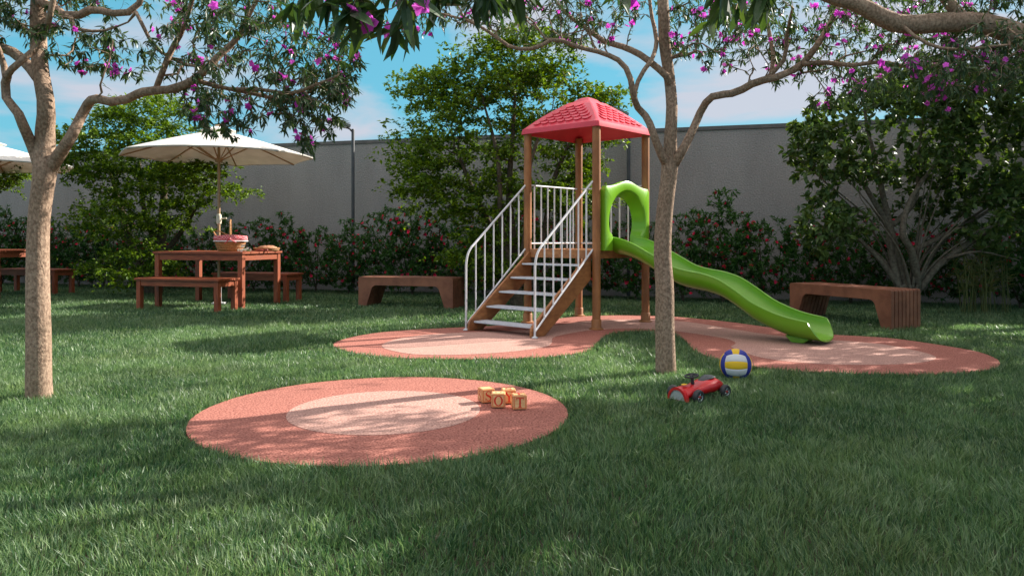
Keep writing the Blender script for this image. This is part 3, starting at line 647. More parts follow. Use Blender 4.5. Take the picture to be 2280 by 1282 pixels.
# ------------------------------------------------------------------ lamp posts
def lamp_post():
    r = empty('lamp_post')
    b = MB(); b.lathe([(.09,0),(.09,.02),(.03,.03),(.028,2.84),(.022,2.86)], 14); b.build('pole', M['lamp_dark'], r, smooth=True)
    b = MB(); b.tube([(0,0,2.80),(-.05,-.03,2.86),(-.12,-.06,2.89)], .018, 8); b.build('arm', M['lamp_dark'], r, smooth=True)
    mt = Matrix.Translation((-.20,-.10,2.92)) @ Matrix.Scale(1.3, 4) @ Matrix.Rotation(math.radians(28), 4, 'Z') @ Matrix.Rotation(math.radians(14), 4, 'Y')
    b = MB(); b.box(-.17,.12,-.085,.085,-.01,.035, mt); b.box(-.12,.06,-.05,.05,.035,.06, mt); h = b.build('lamp_head', M['lamp_grey'], r, bevel=.01)
    b = MB(); b.box(-.15,.08,-.065,.065,-.018,-.009, mt); b.build('lens', M['lens'], h)
    return r
lp = lamp_post(); lp.location = (-2.79, 13.2, 0); tag(lp, 'dark lamp post before the wall between the umbrella and the middle tree', 'lamp post', 'lamp posts along the wall')
lq = copy_tree(lp); lq.location = (1.86, 12.0, 0); lq['label'] = 'dark lamp post before the wall seen behind the red tower roof'

# ------------------------------------------------------------------ play tower: local x along u (A->C), local y along v (A->D)
A0 = Vector((.860, 7.667, 0)); UANG = math.atan2(.747, .665)
SU, SV = .94, .92; PH = .83; ZB = .024
tw = empty('play_tower', A0, UANG); tag(tw, 'wooden climbing tower with red roof, steel stairs and a green slide', 'play tower')
for (x, y) in ((0,0), (SU,0), (SU,SV), (0,SV)):
    b = MB(); b.lathe([(.0425,.05),(.0425,1.2),(.0425,2.13)], 20, (x,y,0)); p = b.build('post', M['post_wood'], tw, smooth=True)
    b = MB(); b.lathe([(.075,ZB-.003),(.075,ZB+.006),(.056,ZB+.014),(.051,ZB+.025),(.051,.115),(.047,.122),(.043,.123)], 20, (x,y,0)); b.build('foot_sleeve', M['post_wood'], p, smooth=True)
# platform
b = MB()
b.box(.043,SU-.043,-.02,.02,PH-.09,PH); b.build('beam', M['beam_wood'], tw, bevel=.003)
b = MB(); b.box(.043,SU-.043,SV-.02,SV+.02,PH-.09,PH); b.build('beam', M['beam_wood'], tw, bevel=.003)
b = MB(); b.box(-.02,.02,.043,SV-.043,PH-.09,PH); b.build('beam', M['beam_wood'], tw, bevel=.003)
b = MB(); b.box(SU-.02,SU+.02,.043,SV-.043,PH-.09,PH); b.build('beam', M['beam_wood'], tw, bevel=.003)
b = MB()
for k in range(9):
    y0 = .025+k*.0968; b.box(.024,SU-.024,y0,y0+.092,PH-.035,PH-.008)
b.build('deck', M['beam_wood'], tw, bevel=.002)
# roof
def roof():
    cx, cy = SU/2, SV/2; H = .5*max(SU, SV)+.055+.0; hx, hy = SU/2+.05+.01, SV/2+.05+.01
    z0, z1, z2 = 2.085, 2.145, 2.50
    mb = MB(); n = 10; rings = []
    def ringpts(sx, sy, z, rc):      # rounded rectangle
        o = []
        for qx, qy, a0 in ((1,1,0),(-1,1,90),(-1,-1,180),(1,-1,270)):
            for k in range(5):
                a = math.radians(a0+k*22.5); o.append((cx+qx*(sx-rc)+rc*math.cos(a), cy+qy*(sy-rc)+rc*math.sin(a), z))
        return o
    prof = [(1.0, z0), (1.0, z0+.003), (.985, z1-.006), (.965, z1)]
    def rz(t): return z1+(z2-z1)*(t**1.0)
    for t in (.1,.25,.4,.55,.7,.82): prof.append((.965*(1-t)+.10*t+.055*math.sin(math.pi*t), z1+(z2-z1)*t*1.0))
    prof += [(.21, z2-.052), (.155, z2-.024), (.085, z2-.006), (.02, z2)]
    for f, z in prof: rings.append(ringpts(hx*f, hy*f, z, max(.008, .035*f)))
    vs = [p for r in rings for p in r]; m = 20
    fs = [(i*m+j, i*m+(j+1)%m, (i+1)*m+(j+1)%m, (i+1)*m+j) for i in range(len(rings)-1) for j in range(m)]+[tuple(range((len(rings)-1)*m, len(rings)*m))]
    # underside, a thinner copy
    b0 = len(vs)
    inner = [(.975, z0), (.955, z1-.02)]+[(f-.02, z-.014) for f, z in prof[3:]]
    inner = [(max(f, .01), z) for f, z in inner]
    for f, z in inner: vs += ringpts(hx*f, hy*f, z, max(.008, .03*f))
    k = len(inner)
    fs += [(b0+i*m+j, b0+(i+1)*m+j, b0+(i+1)*m+(j+1)%m, b0+i*m+(j+1)%m) for i in range(k-1) for j in range(m)]
    fs += [(j, b0+j, b0+(j+1)%m, (j+1)%m)for j in range(m)]
    mb.add(vs, fs)
    # scalloped shingles on each slope
    for side in range(4):
        for row in range(7):
            t = .09+row*.105; f = .965*(1-t)+.10*t+.055*math.sin(math.pi*t); z = z1+(z2-z1)*t
            t2 = t+.11; f2 = .965*(1-t2)+.10*t2+.055*math.sin(math.pi*t2); zz = z1+(z2-z1)*t2
            hw = (hx if side % 2 == 0 else hy); dd = (hy if side % 2 == 0 else hx)
            span = hw*f*.80; cnt = 7-row
            if cnt < 2: continue
            stp = .112*hw/.53
            for c in range(cnt):
                sx = (c-(cnt-1)/2)*stp
                def pt(a, up, h):      # a: along the eave, up: 0..1 up the slope
                    ff = f+(f2-f)*up; z_ = z+(zz-z)*up; d = dd*ff+h*.62; z_ += h*.78
                    return {0: (cx+a, cy-d, z_), 1: (cx+d, cy+a, z_), 2: (cx-a, cy+d, z_), 3: (cx-d, cy-a, z_)}[side]
                top = []; bot = []; R = stp*.5; K = 8
                for i in range(K+1):
                    an = math.pi*i/K; a = sx-R*math.cos(an)*.97; up = .5-.62*math.sin(an)
                    top.append(pt(a, up, .013)); bot.append(pt(a, up, -.004))
                top += [pt(sx+R*.97, 1.05, .001), pt(sx-R*.97, 1.05, .001)]; bot += [pt(sx+R*.97, 1.05, -.006), pt(sx-R*.97, 1.05, -.006)]
                q = len(top); mb.add(top+bot, [tuple(range(q))]+[(i, i+q, (i+1) % q+q, (i+1) % q) for i in range(q)])
    return mb.build('roof', M['red_plastic'], tw, smooth=True, angle=28)
roof()
# stairs
st = empty('staircase', (0,0,0)); st.parent = tw
prof = [(-.962,ZB),(-.962,.085),(-.955,.110),(-.935,.135),(-.03,.80),(-.024,.80),(-.024,.53),(-.765,ZB)]
for y0 in (.048, .862):
    b = MB(); b.prism(prof, y0, y0+.03); b.build('stringer', M['beam_wood'], st, bevel=.003)
for k in range(5):
    x0 = -.907+k*.1843; z = .118+k*.1407
    b = MB(); b.box(x0,x0+.185,.079,.861,z-.018,z); b.build('tread', M['tread'], st, bevel=.003)
def handrail(y):
    h = empty('handrail'); h.parent = tw
    pts = [(-.95,y,ZB+.01),(-.95,y,.60),(-.947,y,.70),(-.925,y,.785),(-.88,y,.85),(-.80,y,.915),(-.4,y,1.234),(-.035,y,1.526)]
    b = MB(); b.tube([pts[0]]+[tuple(p) for p in catmull(pts[1:], 5)], .011, 12); b.build('top_rail', M['steel'], h, smooth=True)
    b = MB(); b.tube([(-.945,y,.085),(-.03,y,.835)], .010, 10); b.build('bottom_rail', M['steel'], h, smooth=True)
    b = MB(); b.lathe([(.03,ZB+.001),(.03,ZB+.007),(.018,ZB+.012),(.012,ZB+.018)], 16, (-.95,y,0)); b.build('foot_plate', M['steel'], h, smooth=True)
    for k in range(6):
        u = -.81+k*.133; zt = 1.526+.8*(u+.035); zb = .085+(u+.945)*.8197
        if k == 0: zt = .905
        b = MB(); b.tube([(u,y,zb),(u,y,zt)], .0075, 8); b.build('baluster', M['steel'], h, smooth=True)
handrail(.022); handrail(.925)
def guard(p, q, n):
    g = empty('guard_rail'); g.parent = tw; p = Vector(p); q = Vector(q)
    for z, nm in ((1.53, 'top_rail'), (.89, 'bottom_rail')):
        b = MB(); b.tube([p+Vector((0,0,z)), q+Vector((0,0,z))], .010, 10); b.build(nm, M['steel'], g, smooth=True)
    for k in range(n):
        c = p+(q-p)*((k+.6)/(n+.2)); b = MB(); b.tube([c+Vector((0,0,PH-.005)), c+Vector((0,0,1.525))], .008, 8); b.build('baluster', M['steel'], g, smooth=True)
guard((.042,SV,0), (SU-.042,SV,0), 7); guard((SU,SV-.042,0), (SU,.042,0), 7)
# green arch panel on the slide side (plane y = 0 of the tower, facing -y)
def arch_panel():
    x0, x1 = .046, SU-.046; cx = SU/2; mb = MB()
    n = 48; outer = []; holeF = []; holeB = []
    def top(x):
        s = (x-cx)/((x1-x0)/2); return 1.475+.085*math.exp(-(s*2.0)**2)-.006*math.cos(s*math.pi)
    zc = 1.115; zb = PH-.008
    def hole(rx, rz, neck, zn):
        h = [(cx-neck, zb), (cx-neck, zn-.03), (cx-neck-.012, zn)]
        a0 = math.asin((zn-zc+.03)/rz)
        for i in range(31):
            a = math.pi-a0-(math.pi-2*a0)*i/30; h.append((cx+rx*math.cos(a), zc+rz*math.sin(a)))
        return h+[(cx+neck+.012, zn), (cx+neck, zn-.03), (cx+neck, zb)]
    hf = hole(.345, .335, .275, .985); hb = hole(.285, .275, .25, 1.0); m = len(hf)
    # outer outline matched point by point
    of = [(x0, zb), (x0, .93), (x0, .985)]
    for i in range(31):
        t = i/30
        if t < .25: of.append((x0, 1.0+(top(x0)-1.0)*t/.25))
        elif t > .75: of.append((x1, 1.0+(top(x1)-1.0)*(1-t)/.25))
        else:
            xx = x0+(x1-x0)*(t-.25)/.5; of.append((xx, top(xx)))
    of += [(x1, .985), (x1, .93), (x1, zb)]
    yf, yb = -.075, -.022
    V = [(x, yf, z) for x, z in of]+[(x, yf-.012, z) for x, z in hf]+[(x, yf+.004, z) for x, z in hf]
    V = []
    rows = [[(x, yb, z) for x, z in of], [(x, yf+.002, z) for x, z in of],
            [(x+(cx-x)*.006, yf, z-(0.002 if z > 1.3 else 0)) for x, z in of],
            [(x*.12+a*.88, yf, z*.12+b_*.88) for (x, z), (a, b_) in zip(of, hf)],
            [(a, yf+.006, b_) for a, b_ in hf],
            [(a*.85+c*.15, yf+.03, b_*.85+d*.15) for (a, b_), (c, d) in zip(hf, hb)],
            [(a*.4+c*.6, yf+.09, b_*.4+d*.6) for (a, b_), (c, d) in zip(hf, hb)],
            [(c, .06, d) for c, d in hb], [(c+(c-cx)*.05, .06, d+(.012 if d > 1.05 else 0)) for c, d in hb],
            [(a+(a-cx)*.01, yb, b_) for a, b_ in hf]]
    for r in rows: V += r
    fs = [(i*m+j, i*m+j+1, (i+1)*m+j+1, (i+1)*m+j) for i in range(len(rows)-1) for j in range(m-1)]
    fs += [((len(rows)-1)*m+j, (len(rows)-1)*m+j+1, j+1, j) for j in range(m-1)]
    mb.add(V, fs); return mb.build('arch_panel', M['green_plastic'], tw, smooth=True, angle=50)
arch_panel()
def slide():
    # (distance out of the tower, rim height)
    prof = [(-.0,.955),(.12,.94),(.30,.882),(.54,.765),(.74,.668),(.90,.630),(1.05,.608),(1.22,.558),(1.39,.463),(1.55,.362),(1.737,.285),(1.90,.243),(2.07,.222)]
    C_ = catmull([(a, b, 0) for a, b in prof], 5); u0 = .465; hw = .235; D = .165; T = .013
    mb = MB(); K = 18; V = []; rows = len(C_)
    def sec(hw, D, dz, ext=0):
        o = []
        for k in range(K+1):
            t = -1+2*k/K; a = t*math.pi/2
            sx = math.copysign(abs(math.sin(a))**.8, math.sin(a)); cz_ = abs(math.cos(a))**.78
            o.append((sx*hw, -cz_*D+dz, cz_))
        return o
    outer = sec(hw+T, D+T, 0); inner = sec(hw-.004, D, .002)
    rim = [(-hw-.013-.004, .012), (hw+.013+.004, .012)]
    S_ = outer+inner[::-1]; n = len(S_)
    for i, c in enumerate(C_):
        w_, z = c[0], c[1]; e = max(0, (w_-1.90)/.17)**1.5
        for (sx, sz, cz_) in S_:
            ww = w_-.02*e+e*.10*cz_; V.append((u0+sx, -ww, z+sz-.03*0))
    fs = [(i*n+j, i*n+(j+1) % n, (i+1)*n+(j+1) % n, (i+1)*n+j) for i in range(rows-1) for j in range(n)]
    for r0 in (0, rows-1):
        for j in range(K): a, b2 = r0*n+j, r0*n+j+1; c, d = r0*n+(n-1-j-1), r0*n+(n-1-j); fs.append((a, b2, c, d))
    mb.add(V, fs)
    s = mb.build('slide', M['green_plastic'], tw, smooth=True, angle=60)
    b = MB()
    # rolled rims
    for sg in (-1, 1):
        b.tube([(u0+sg*(hw+.004), -(c[0]-.02*max(0, (c[0]-1.90)/.17)**1.5), c[1]+.001) for c in C_], [.0105]*(len(C_)-4)+[.010, .009, .007, .004], 8)
    b.build('rim', M['green_plastic'], s, smooth=True)
    b = MB(); b.add([(.35,-1.80,.085),(.58,-1.80,.085),(.58,-2.02,.062),(.35,-2.02,.062),(.35,-1.86,ZB),(.58,-1.86,ZB),(.58,-1.965,ZB),(.35,-1.965,ZB)], [(0,1,2,3),(7,6,5,4),(0,4,5,1),(1,5,6,2),(2,6,7,3),(3,7,4,0)])
    b.build('slide_foot', M['green_plastic'], s, bevel=.006)
slide()

# ------------------------------------------------------------------ picnic sets (local x along the wall to the right, local y away from the viewer)
def table_mesh(root, Lx, Ly, H, leg, top, apr, ov):
    nb = 5 if Ly > .6 else 3; w_ = (Ly+2*ov-.008*(nb-1))/nb; b = MB()
    for k in range(nb):
        y0 = -Ly/2-ov+k*(w_+.008); b.box(-Lx/2-ov, Lx/2+ov, y0, y0+w_, H-top, H)
    b.build('tabletop' if H > .6 else 'seat', M['red_wood_x'], root, bevel=.004)
    b = MB(); i = leg-.012
    b.box(-Lx/2+leg, Lx/2-leg, -Ly/2+.008, -Ly/2+.03, H-top-apr, H-top-.002); b.box(-Lx/2+leg, Lx/2-leg, Ly/2-.03, Ly/2-.008, H-top-apr, H-top-.002)
    b.box(-Lx/2+.008, -Lx/2+.03, -Ly/2+leg, Ly/2-leg, H-top-apr, H-top-.002); b.box(Lx/2-.03, Lx/2-.008, -Ly/2+leg, Ly/2-leg, H-top-apr, H-top-.002)
    b.build('apron', M['red_wood_x'], root, bevel=.002)
    for sx in (-1, 1):
        for sy in (-1, 1):
            b = MB(); xa, xb = sorted((sx*Lx/2, sx*(Lx/2-leg))); ya, yb = sorted((sy*Ly/2, sy*(Ly/2-leg)))
            b.box(xa, xb, ya, yb, 0, H-top-.001); b.build('leg', M['red_wood'], root, bevel=.003)
TH = .765
def picnic(tx, ty, labels, first=None):
    A_ = WANG
    def loc(dx, dy): return (tx+dx*math.cos(A_)-dy*math.sin(A_), ty+dx*math.sin(A_)+dy*math.cos(A_), 0)
    spots = [((0, 0), 'picnic_table', 'table', labels[0]), ((.085, -.75), 'picnic_bench', 'bench', labels[1]), ((.10, .76), 'picnic_bench', 'bench', labels[2])]
    res = []
    for i, ((dx_, dy_), nm, cat, lb) in enumerate(spots):
        if first: o = copy_tree(first[i])
        elif i == 2: o = copy_tree(res[1])
        else:
            o = empty(nm)
            if i == 0: table_mesh(o, 1.40, .89, TH, .07, .03, .085, .02)
            else: table_mesh(o, 1.26, .40, .43, .065, .028, .075, .02)
        o.location = loc(dx_, dy_); o.rotation_euler = (0, 0, A_)
        tag(o, lb, cat, 'red-brown picnic tables' if i == 0 else 'red-brown picnic benches'); res.append(o)
    return res
TC = (-4.13, 10.60); TC2 = (-8.40, 12.07)
setA = picnic(TC[0], TC[1], ['red-brown wooden picnic table with a basket on it', 'low red-brown bench in front of the table with the basket', 'low red-brown bench on the wall side of the table with the basket'])
setB = picnic(TC2[0], TC2[1], ['red-brown wooden picnic table cut by the left border, nothing on it', 'low red-brown bench in front of the table cut by the left border', 'low red-brown bench on the wall side of the table cut by the left border'], setA)

def umbrella(x, y, label, rot):
    r = empty('garden_umbrella', (x, y, 0), rot); tag(r, label, 'umbrella', 'off-white garden umbrellas over the picnic tables')
    b = MB(); b.tube([(0,0,.06),(0,0,2.47)], .019, 14); b.build('pole', M['pole_wood'], r, smooth=True)
    b = MB(); b.box(-.085,.085,-.085,.085,0,.045); b.tube([(0,0,.05),(0,0,.30)], .034, 14); b.build('base', M['white_metal'], r, smooth=True)
    b = MB(); b.lathe([(.02,1.14),(.032,1.15),(.036,1.18),(.036,1.26),(.03,1.28),(.02,1.29)], 14); c = b.build('crank_box', M['cream'], r, smooth=True)
    b = MB(); b.tube([(.03,0,1.225),(.085,-.01,1.225)], .008, 8); b.tube([(.085,-.01,1.225),(.105,-.012,1.23)], .012, 8); b.build('crank_handle', M['cream'], c, smooth=True)
    # canopy: eight panels sagging between the ribs
    n = 8; R = 1.31; zr = 2.10; zt = 2.47; V = []; fs = []; per = 6; rad = [.10,.3,.5,.7,.85,1.0]
    def zof(f, sag): return zt-(zt-zr)*(f**1.12)+sag
    for f in rad:
        for j in range(n*per):
            a = 2*math.pi*j/(n*per); s_ = (j % per)/per; k = math.cos(math.pi/n)/math.cos((s_-.5)*2*math.pi/n)   # straight eave between the ribs
            V.append((R*f*k*math.cos(a), R*f*k*math.sin(a), zof(f*k, -.018*math.sin(math.pi*s_)*f)))
    m = n*per
    fs = [(i*m+j, i*m+(j+1) % m, (i+1)*m+(j+1) % m, (i+1)*m+j) for i in range(len(rad)-1) for j in range(m)]
    low = len(V)-m; b0 = len(V)
    V += [(x_*.999, y_*.999, z_-.018) for x_, y_, z_ in V[low:]]           # hem
    fs += [(low+j, low+(j+1) % m, b0+(j+1) % m, b0+j) for j in range(m)]
    b = MB(); b.add(V, fs); c = b.build('canopy', M['canvas'], r, smooth=True, angle=40)
    sm = c.modifiers.new('thick', 'SOLIDIFY'); sm.thickness = .002; sm.offset = 1
    b = MB(); Vv = []; ff = []
    for f, z in ((.19, zt-.012), (.05, zt+.045)):
        for j in range(16):
            a = 2*math.pi*j/16; Vv.append((R*f*math.cos(a), R*f*math.sin(a), z+(-.01*abs(math.sin(4*a)) if f > .1 else 0)))
    ff = [(j, (j+1) % 16, 16+(j+1) % 16, 16+j) for j in range(16)]+[tuple(range(16, 32))]
    b.add(Vv, ff); b.build('vent_cap', M['canvas'], r, smooth=True)
    b = MB(); b.lathe([(.05,zt+.04),(.055,zt+.06),(.035,zt+.075),(.0,zt+.08)], 12); b.build('finial', M['pole_wood'], r, smooth=True)
    b = MB(); b.lathe([(.05,2.02),(.052,2.07),(.022,2.08)], 14); b.build('hub', M['pole_wood'], r, smooth=True)
    for j in range(n):
        a = 2*math.pi*j/n; ca, sa = math.cos(a), math.sin(a)
        b = MB(); b.tube([(R*f*ca, R*f*sa, zof(f, 0)-.020) for f in (.05, .35, .65, .995)], .0105, 6); rb = b.build('rib', M['pole_wood'], r, smooth=True)
        b = MB(); b.tube([(.045*ca, .045*sa, 2.05), (R*.42*ca, R*.42*sa, zof(.42, 0)-.03)], .009, 6); b.build('strut', M['pole_wood'], rb, smooth=True)
    return r
umbrella(TC[0], TC[1], 'off-white umbrella with wooden pole rising from the table with the basket', math.radians(10))
umbrella(TC2[0], TC2[1], 'off-white umbrella cut by the left border', math.radians(25))

# ------------------------------------------------------------------ laminated benches
def ply_bench():
    r = empty('laminated_bench'); Lb = 1.39; H = .42; b = MB(); t = .048; g = .0075; nb = 8; d = nb*t+(nb-1)*g
    def arc(cx, cz, R, a0, a1, n=6): return [(cx+R*math.cos(math.radians(a0+(a1-a0)*i/n)), cz+R*math.sin(math.radians(a0+(a1-a0)*i/n))) for i in range(n+1)]
    h = Lb/2
    poly = [(-h, 0)]+arc(-h+.02, H-.02, .02, 180, 90, 3)+arc(h-.02, H-.02, .02, 90, 0, 3)+[(h, 0), (h-.115, 0)]
    poly += arc(h-.27, H-.115-.075, .075, 15, 90)+arc(-h+.27, H-.115-.075, .075, 90, 165)+[(-h+.115, 0)]
    for k in range(nb): b.prism(poly, k*(t+g), k*(t+g)+t)
    b.build('slats', M['ply'], r, bevel=.003)
    b = MB(); s_ = .012
    in_ = [(-h+s_, 0)]+arc(-h+s_+.02, H-.02-s_, .02, 180, 90, 3)+arc(h-s_-.02, H-.02-s_, .02, 90, 0, 3)+[(h-s_, 0), (h-.10, 0)]
    in_ += arc(h-.262, H-.105-.078, .078, 15, 90)+arc(-h+.262, H-.105-.078, .078, 90, 165)+[(-h+.10, 0)]
    b = MB()
    for x_ in (-h+.05, h-.05, -.25, .25):
        for k in range(nb-1): b.box(x_-.04, x_+.04 , k*(t+g)+t-.002, (k+1)*(t+g)+.002, (.02 if abs(x_) > .4 else H-.09), H-.018)
    for k in range(nb-1): b.box(-h+.04, h-.04, k*(t+g)+t-.001, (k+1)*(t+g)+.001, H-.09, H-.02)
    b.build('spacers', M['ply_dark'], r)
    return r
b1 = ply_bench(); fl = Vector((-2.108, 10.33, 0)); fr = Vector((-.784, 9.93, 0)); md = (fl+fr)/2
b1.location = md; b1.rotation_euler = (0, 0, math.atan2(fr.y-fl.y, fr.x-fl.x)); tag(b1, 'brown laminated wood bench before the hedge left of the tower stairs', 'bench', 'brown laminated benches')
b2 = copy_tree(b1); fr = Vector((3.86, 7.66, 0)); dirv = Vector((.407, -.914, 0)).normalized(); b2.location = fr-dirv*.695
b2.rotation_euler = (0, 0, math.atan2(dirv.y, dirv.x)); b2['label'] = 'brown laminated wood bench beyond the end of the green slide'

# ------------------------------------------------------------------ things on the picnic table
def basket():
    r = empty('picnic_basket', (-3.90, 10.42, TH), math.radians(18)); r.scale = (.93, .93, 1.12); tag(r, 'wicker picnic basket with tall handle and red checked lining on the table', 'basket')
    def oval(a, b_, z, n=36, wob=0, ph=0): return [(a*math.cos(t)*(1+wob*math.sin(9*t+ph)), b_*math.sin(t)*(1+wob*math.sin(9*t+ph)), z) for t in [2*math.pi*i/n for i in range(n)]]
    V = []; n = 36; prof = [(.10,.07,.0),(.155,.105,.003),(.185,.125,.04),(.205,.14,.09),(.222,.15,.135),(.226,.153,.165),(.215,.143,.165),(.20,.13,.10),(.17,.11,.02),(.05,.03,.012)]
    for a, b_, z in prof: V += oval(a, b_, z)
    m = MB(); m.add(V, [(i*n+j, i*n+(j+1) % n, (i+1)*n+(j+1) % n, (i+1)*n+j) for i in range(len(prof)-1) for j in range(n)]+[tuple(range(n-1,-1,-1)), tuple(range((len(prof)-1)*n, len(prof)*n))])
    for z, a, b_ in ((.012,.165,.112),(.03,.183,.124),(.05,.193,.131),(.07,.201,.137),(.09,.208,.142),(.11,.215,.147)):
        p = oval(a, b_, z); m.tube(p+[p[0]], .0065, 5, False)
    m.build('basket_body', M['wicker'], r, smooth=True, angle=60)
    m = MB(); V = []; prof = [(.214,.142,.178),(.232,.158,.190),(.240,.165,.170),(.236,.161,.132)]
    for i, (a, b_, z) in enumerate(prof): V += oval(a, b_, z, n, .012+.006*i, i*.4)
    V = [(x_, y_, z_+.018*abs(math.cos(math.atan2(y_, x_)))*0+(.02*(1-abs(x_)/.24) if k < 72 else 0)) for k, (x_, y_, z_) in enumerate(V)]
    m.add(V, [(i*n+j, i*n+(j+1) % n, (i+1)*n+(j+1) % n, (i+1)*n+j) for i in range(3) for j in range(n)])
    c = m.build('lining', M['gingham'], r, smooth=True); sm = c.modifiers.new('t', 'SOLIDIFY'); sm.thickness = .004
    m = MB(); p = oval(.238, .163, .128, n, .03, 1.2); m.tube(p+[p[0]], .008, 6, False); m.build('lining_hem', M['cloth_white'], r, smooth=True)
    m = MB(); pts = [(0,-.15,.14)]+[(0, -.15*math.cos(t), .17+.215*math.sin(t)**.8 if math.sin(t) > 0 else .17) for t in [math.pi*i/14 for i in range(15)]]+[(0,.15,.14)]
    m.tube(pts, .012, 8); m.tube([(x_+.009*math.sin(i*2.2), y_, z_+.004) for i, (x_, y_, z_) in enumerate(pts)], .008, 6); m.build('handle', M['wicker'], r, smooth=True)
    m = MB(); m.tube([(-.21,.0,.205),(-.235,-.01,.245),(-.17,-.06,.255),(-.02,-.13,.20)], .007, 6); m.tube([(-.235,.0,.245),(-.20,.06,.20)], .006, 6); m.build('lid_frame', M['wicker'], r, smooth=True)
    m = MB(); m.tube([(0,-.168,.155),(-.03,-.172,.135),(-.07,-.172,.095)], .006, 6); m.tube([(0,-.168,.155),(.04,-.172,.13),(.09,-.17,.11)], .006, 6); m.lathe([(.012,-.01),(.016,0),(.012,.01)], 8, (0,-.17,.155)); m.build('bow', M['gingham'], r, smooth=True)
basket()
def daisies():
    rng = np.random.default_rng(7)
    r = empty('daisy_bunch', (-3.63, 10.22, TH)); tag(r, 'small bunch of white daisies lying before the basket', 'flowers')
    st_ = MB(); cs = []
    for x_, y_, z_ in ((-.03,-.02,.075),(.0,-.03,.08),(-.085,0,.02),(.0,-.06,.03),(-.02,-.07,.018),(.045,-.02,.045),(.08,.0,.03),(.02,-.03,.025)):
        cs.append((x_, y_, z_)); st_.tube([(x_*.2+.05,.05,.008),(x_*.7+.01,.01,z_*.5+.004),(x_, y_+.004, z_)], .0025, 5)
    st_.build('stalks', M['stalk'], r, smooth=True)
    cs = np.array(cs); nr = norm(rng.normal(0, .25, cs.shape)+np.array([0, -1, .35]))
    flower_mesh('petals', cs, nr, np.full(len(cs), .019), rng.random(len(cs)), M['petal'], r, 9, .1, rng)
    m = MB()
    for c, nv in zip(cs, nr): m.tube([c, c+nv*.006], .006, 8)
    m.build('flower_centres', M['yellow'], r, smooth=True)
daisies()
def tray():
    r = empty('wicker_tray', (-3.50, 10.73, TH)); tag(r, 'round shallow wicker tray on the table right of the basket', 'tray')
    m = MB(); m.lathe([(.13,.001),(.165,.01),(.178,.045),(.170,.047),(.155,.014),(.02,.010)], 32)
    for z_, R in ((.012,.168),(.026,.174),(.042,.180)):
        p = [(R*math.cos(2*math.pi*i/32), R*math.sin(2*math.pi*i/32), z_) for i in range(33)]; m.tube(p, .006, 5, False)
    m.build('tray_body', M['wicker'], r, smooth=True)
    rr = random.Random(2)
    m = MB()
    V = []; n = 20; prof = [(.12,0),(.13,.02),(.12,.04),(.08,.055),(.03,.06)]
    q = empty('bread_loaf', (-3.49, 10.72, TH+.018), .2); tag(q, 'flat rough bread loaf lying in the wicker tray', 'bread')
    for R, z_ in prof:
        for j in range(n): a = 2*math.pi*j/n; k = R*(1+.12*rr.random()); V.append((k*math.cos(a), .75*k*math.sin(a), z_+rr.uniform(-.006, .006)))
    m.add(V, [(i*n+j, i*n+(j+1) % n, (i+1)*n+(j+1) % n, (i+1)*n+j) for i in range(4) for j in range(n)]+[tuple(range(4*n, 5*n)), tuple(range(n-1,-1,-1))])
    m.build('crust', M['bread'], q, smooth=True)
    for k, (x_, y_, a, lb) in enumerate(((-3.66, 10.40, .3, 'front sausage of the two lying before the wicker tray'), (-3.60, 10.45, -.4, 'back sausage of the two lying before the wicker tray'))):
        m = MB(); ca, sa = math.cos(a), math.sin(a); m.tube([(-.05*ca,-.05*sa,.016),(-.045*ca,-.045*sa,.016),(0,-.005,.02),(.045*ca,.045*sa,.016),(.05*ca,.05*sa,.016)], [.006,.015,.017,.015,.006], 10)
        o = m.build('sausage', M['sausage'], None, smooth=True, loc=(x_+.17, y_, TH)); tag(o, lb, 'sausage', 'sausages before the tray')
tray()

# ------------------------------------------------------------------ volleyball
def volleyball():
    R = .105; m = MB(); ns = 8; nl = 24
    Rm = Matrix.Rotation(math.radians(-17+3), 3, 'Z') @ Matrix.Rotation(math.radians(-1), 3, 'Y') @ Matrix.Rotation(math.radians(-6), 3, 'X')
    faces = [((0,-1,0),(1,0,0),(0,0,1),0),((0,1,0),(-1,0,0),(0,0,1),0),((0,0,1),(0,1,0),(1,0,0),1),((0,0,-1),(0,1,0),(1,0,0),1),((1,0,0),(0,0,1),(0,1,0),1),((-1,0,0),(0,0,1),(0,1,0),1)]
    # long axis a, split axis b
    for nrm_, a, b_, kind in faces:
        nrm_, a, b_ = Vector(nrm_), Vector(a), Vector(b_)
        for s_ in range(3):
            m.cur = (1 if kind == 0 else 2) if s_ != 1 else 0
            V = []
            for i in range(ns+1):
                for j in range(nl+1):
                    fb = (-1+2*s_/3)+(2/3)*(i/ns); fa = -1+2*j/nl
                    v = nrm_+a*math.tan(fa*math.pi/4)+b_*math.tan(fb*math.pi/4); v.normalize()
                    e = min(i/ns, 1-i/ns)*(2/3); e2 = min(j/nl, 1-j/nl)*2; g = min(e, e2); puff = -.0028*math.exp(-g*28)
                    V.append(Rm @ (v*(R+puff)))
            m.add(V, [(i*(nl+1)+j, i*(nl+1)+j+1, (i+1)*(nl+1)+j+1, (i+1)*(nl+1)+j) for i in range(ns) for j in range(nl)])
    o = m.build('volleyball', [M['yellow'], M['ball_white'], M['ball_blue']], None, smooth=True, angle=80, loc=(1.493, 5.02, R+.002))
    tag(o, 'blue, yellow and white volleyball on the lawn right of the slim tree', 'ball')
volleyball()

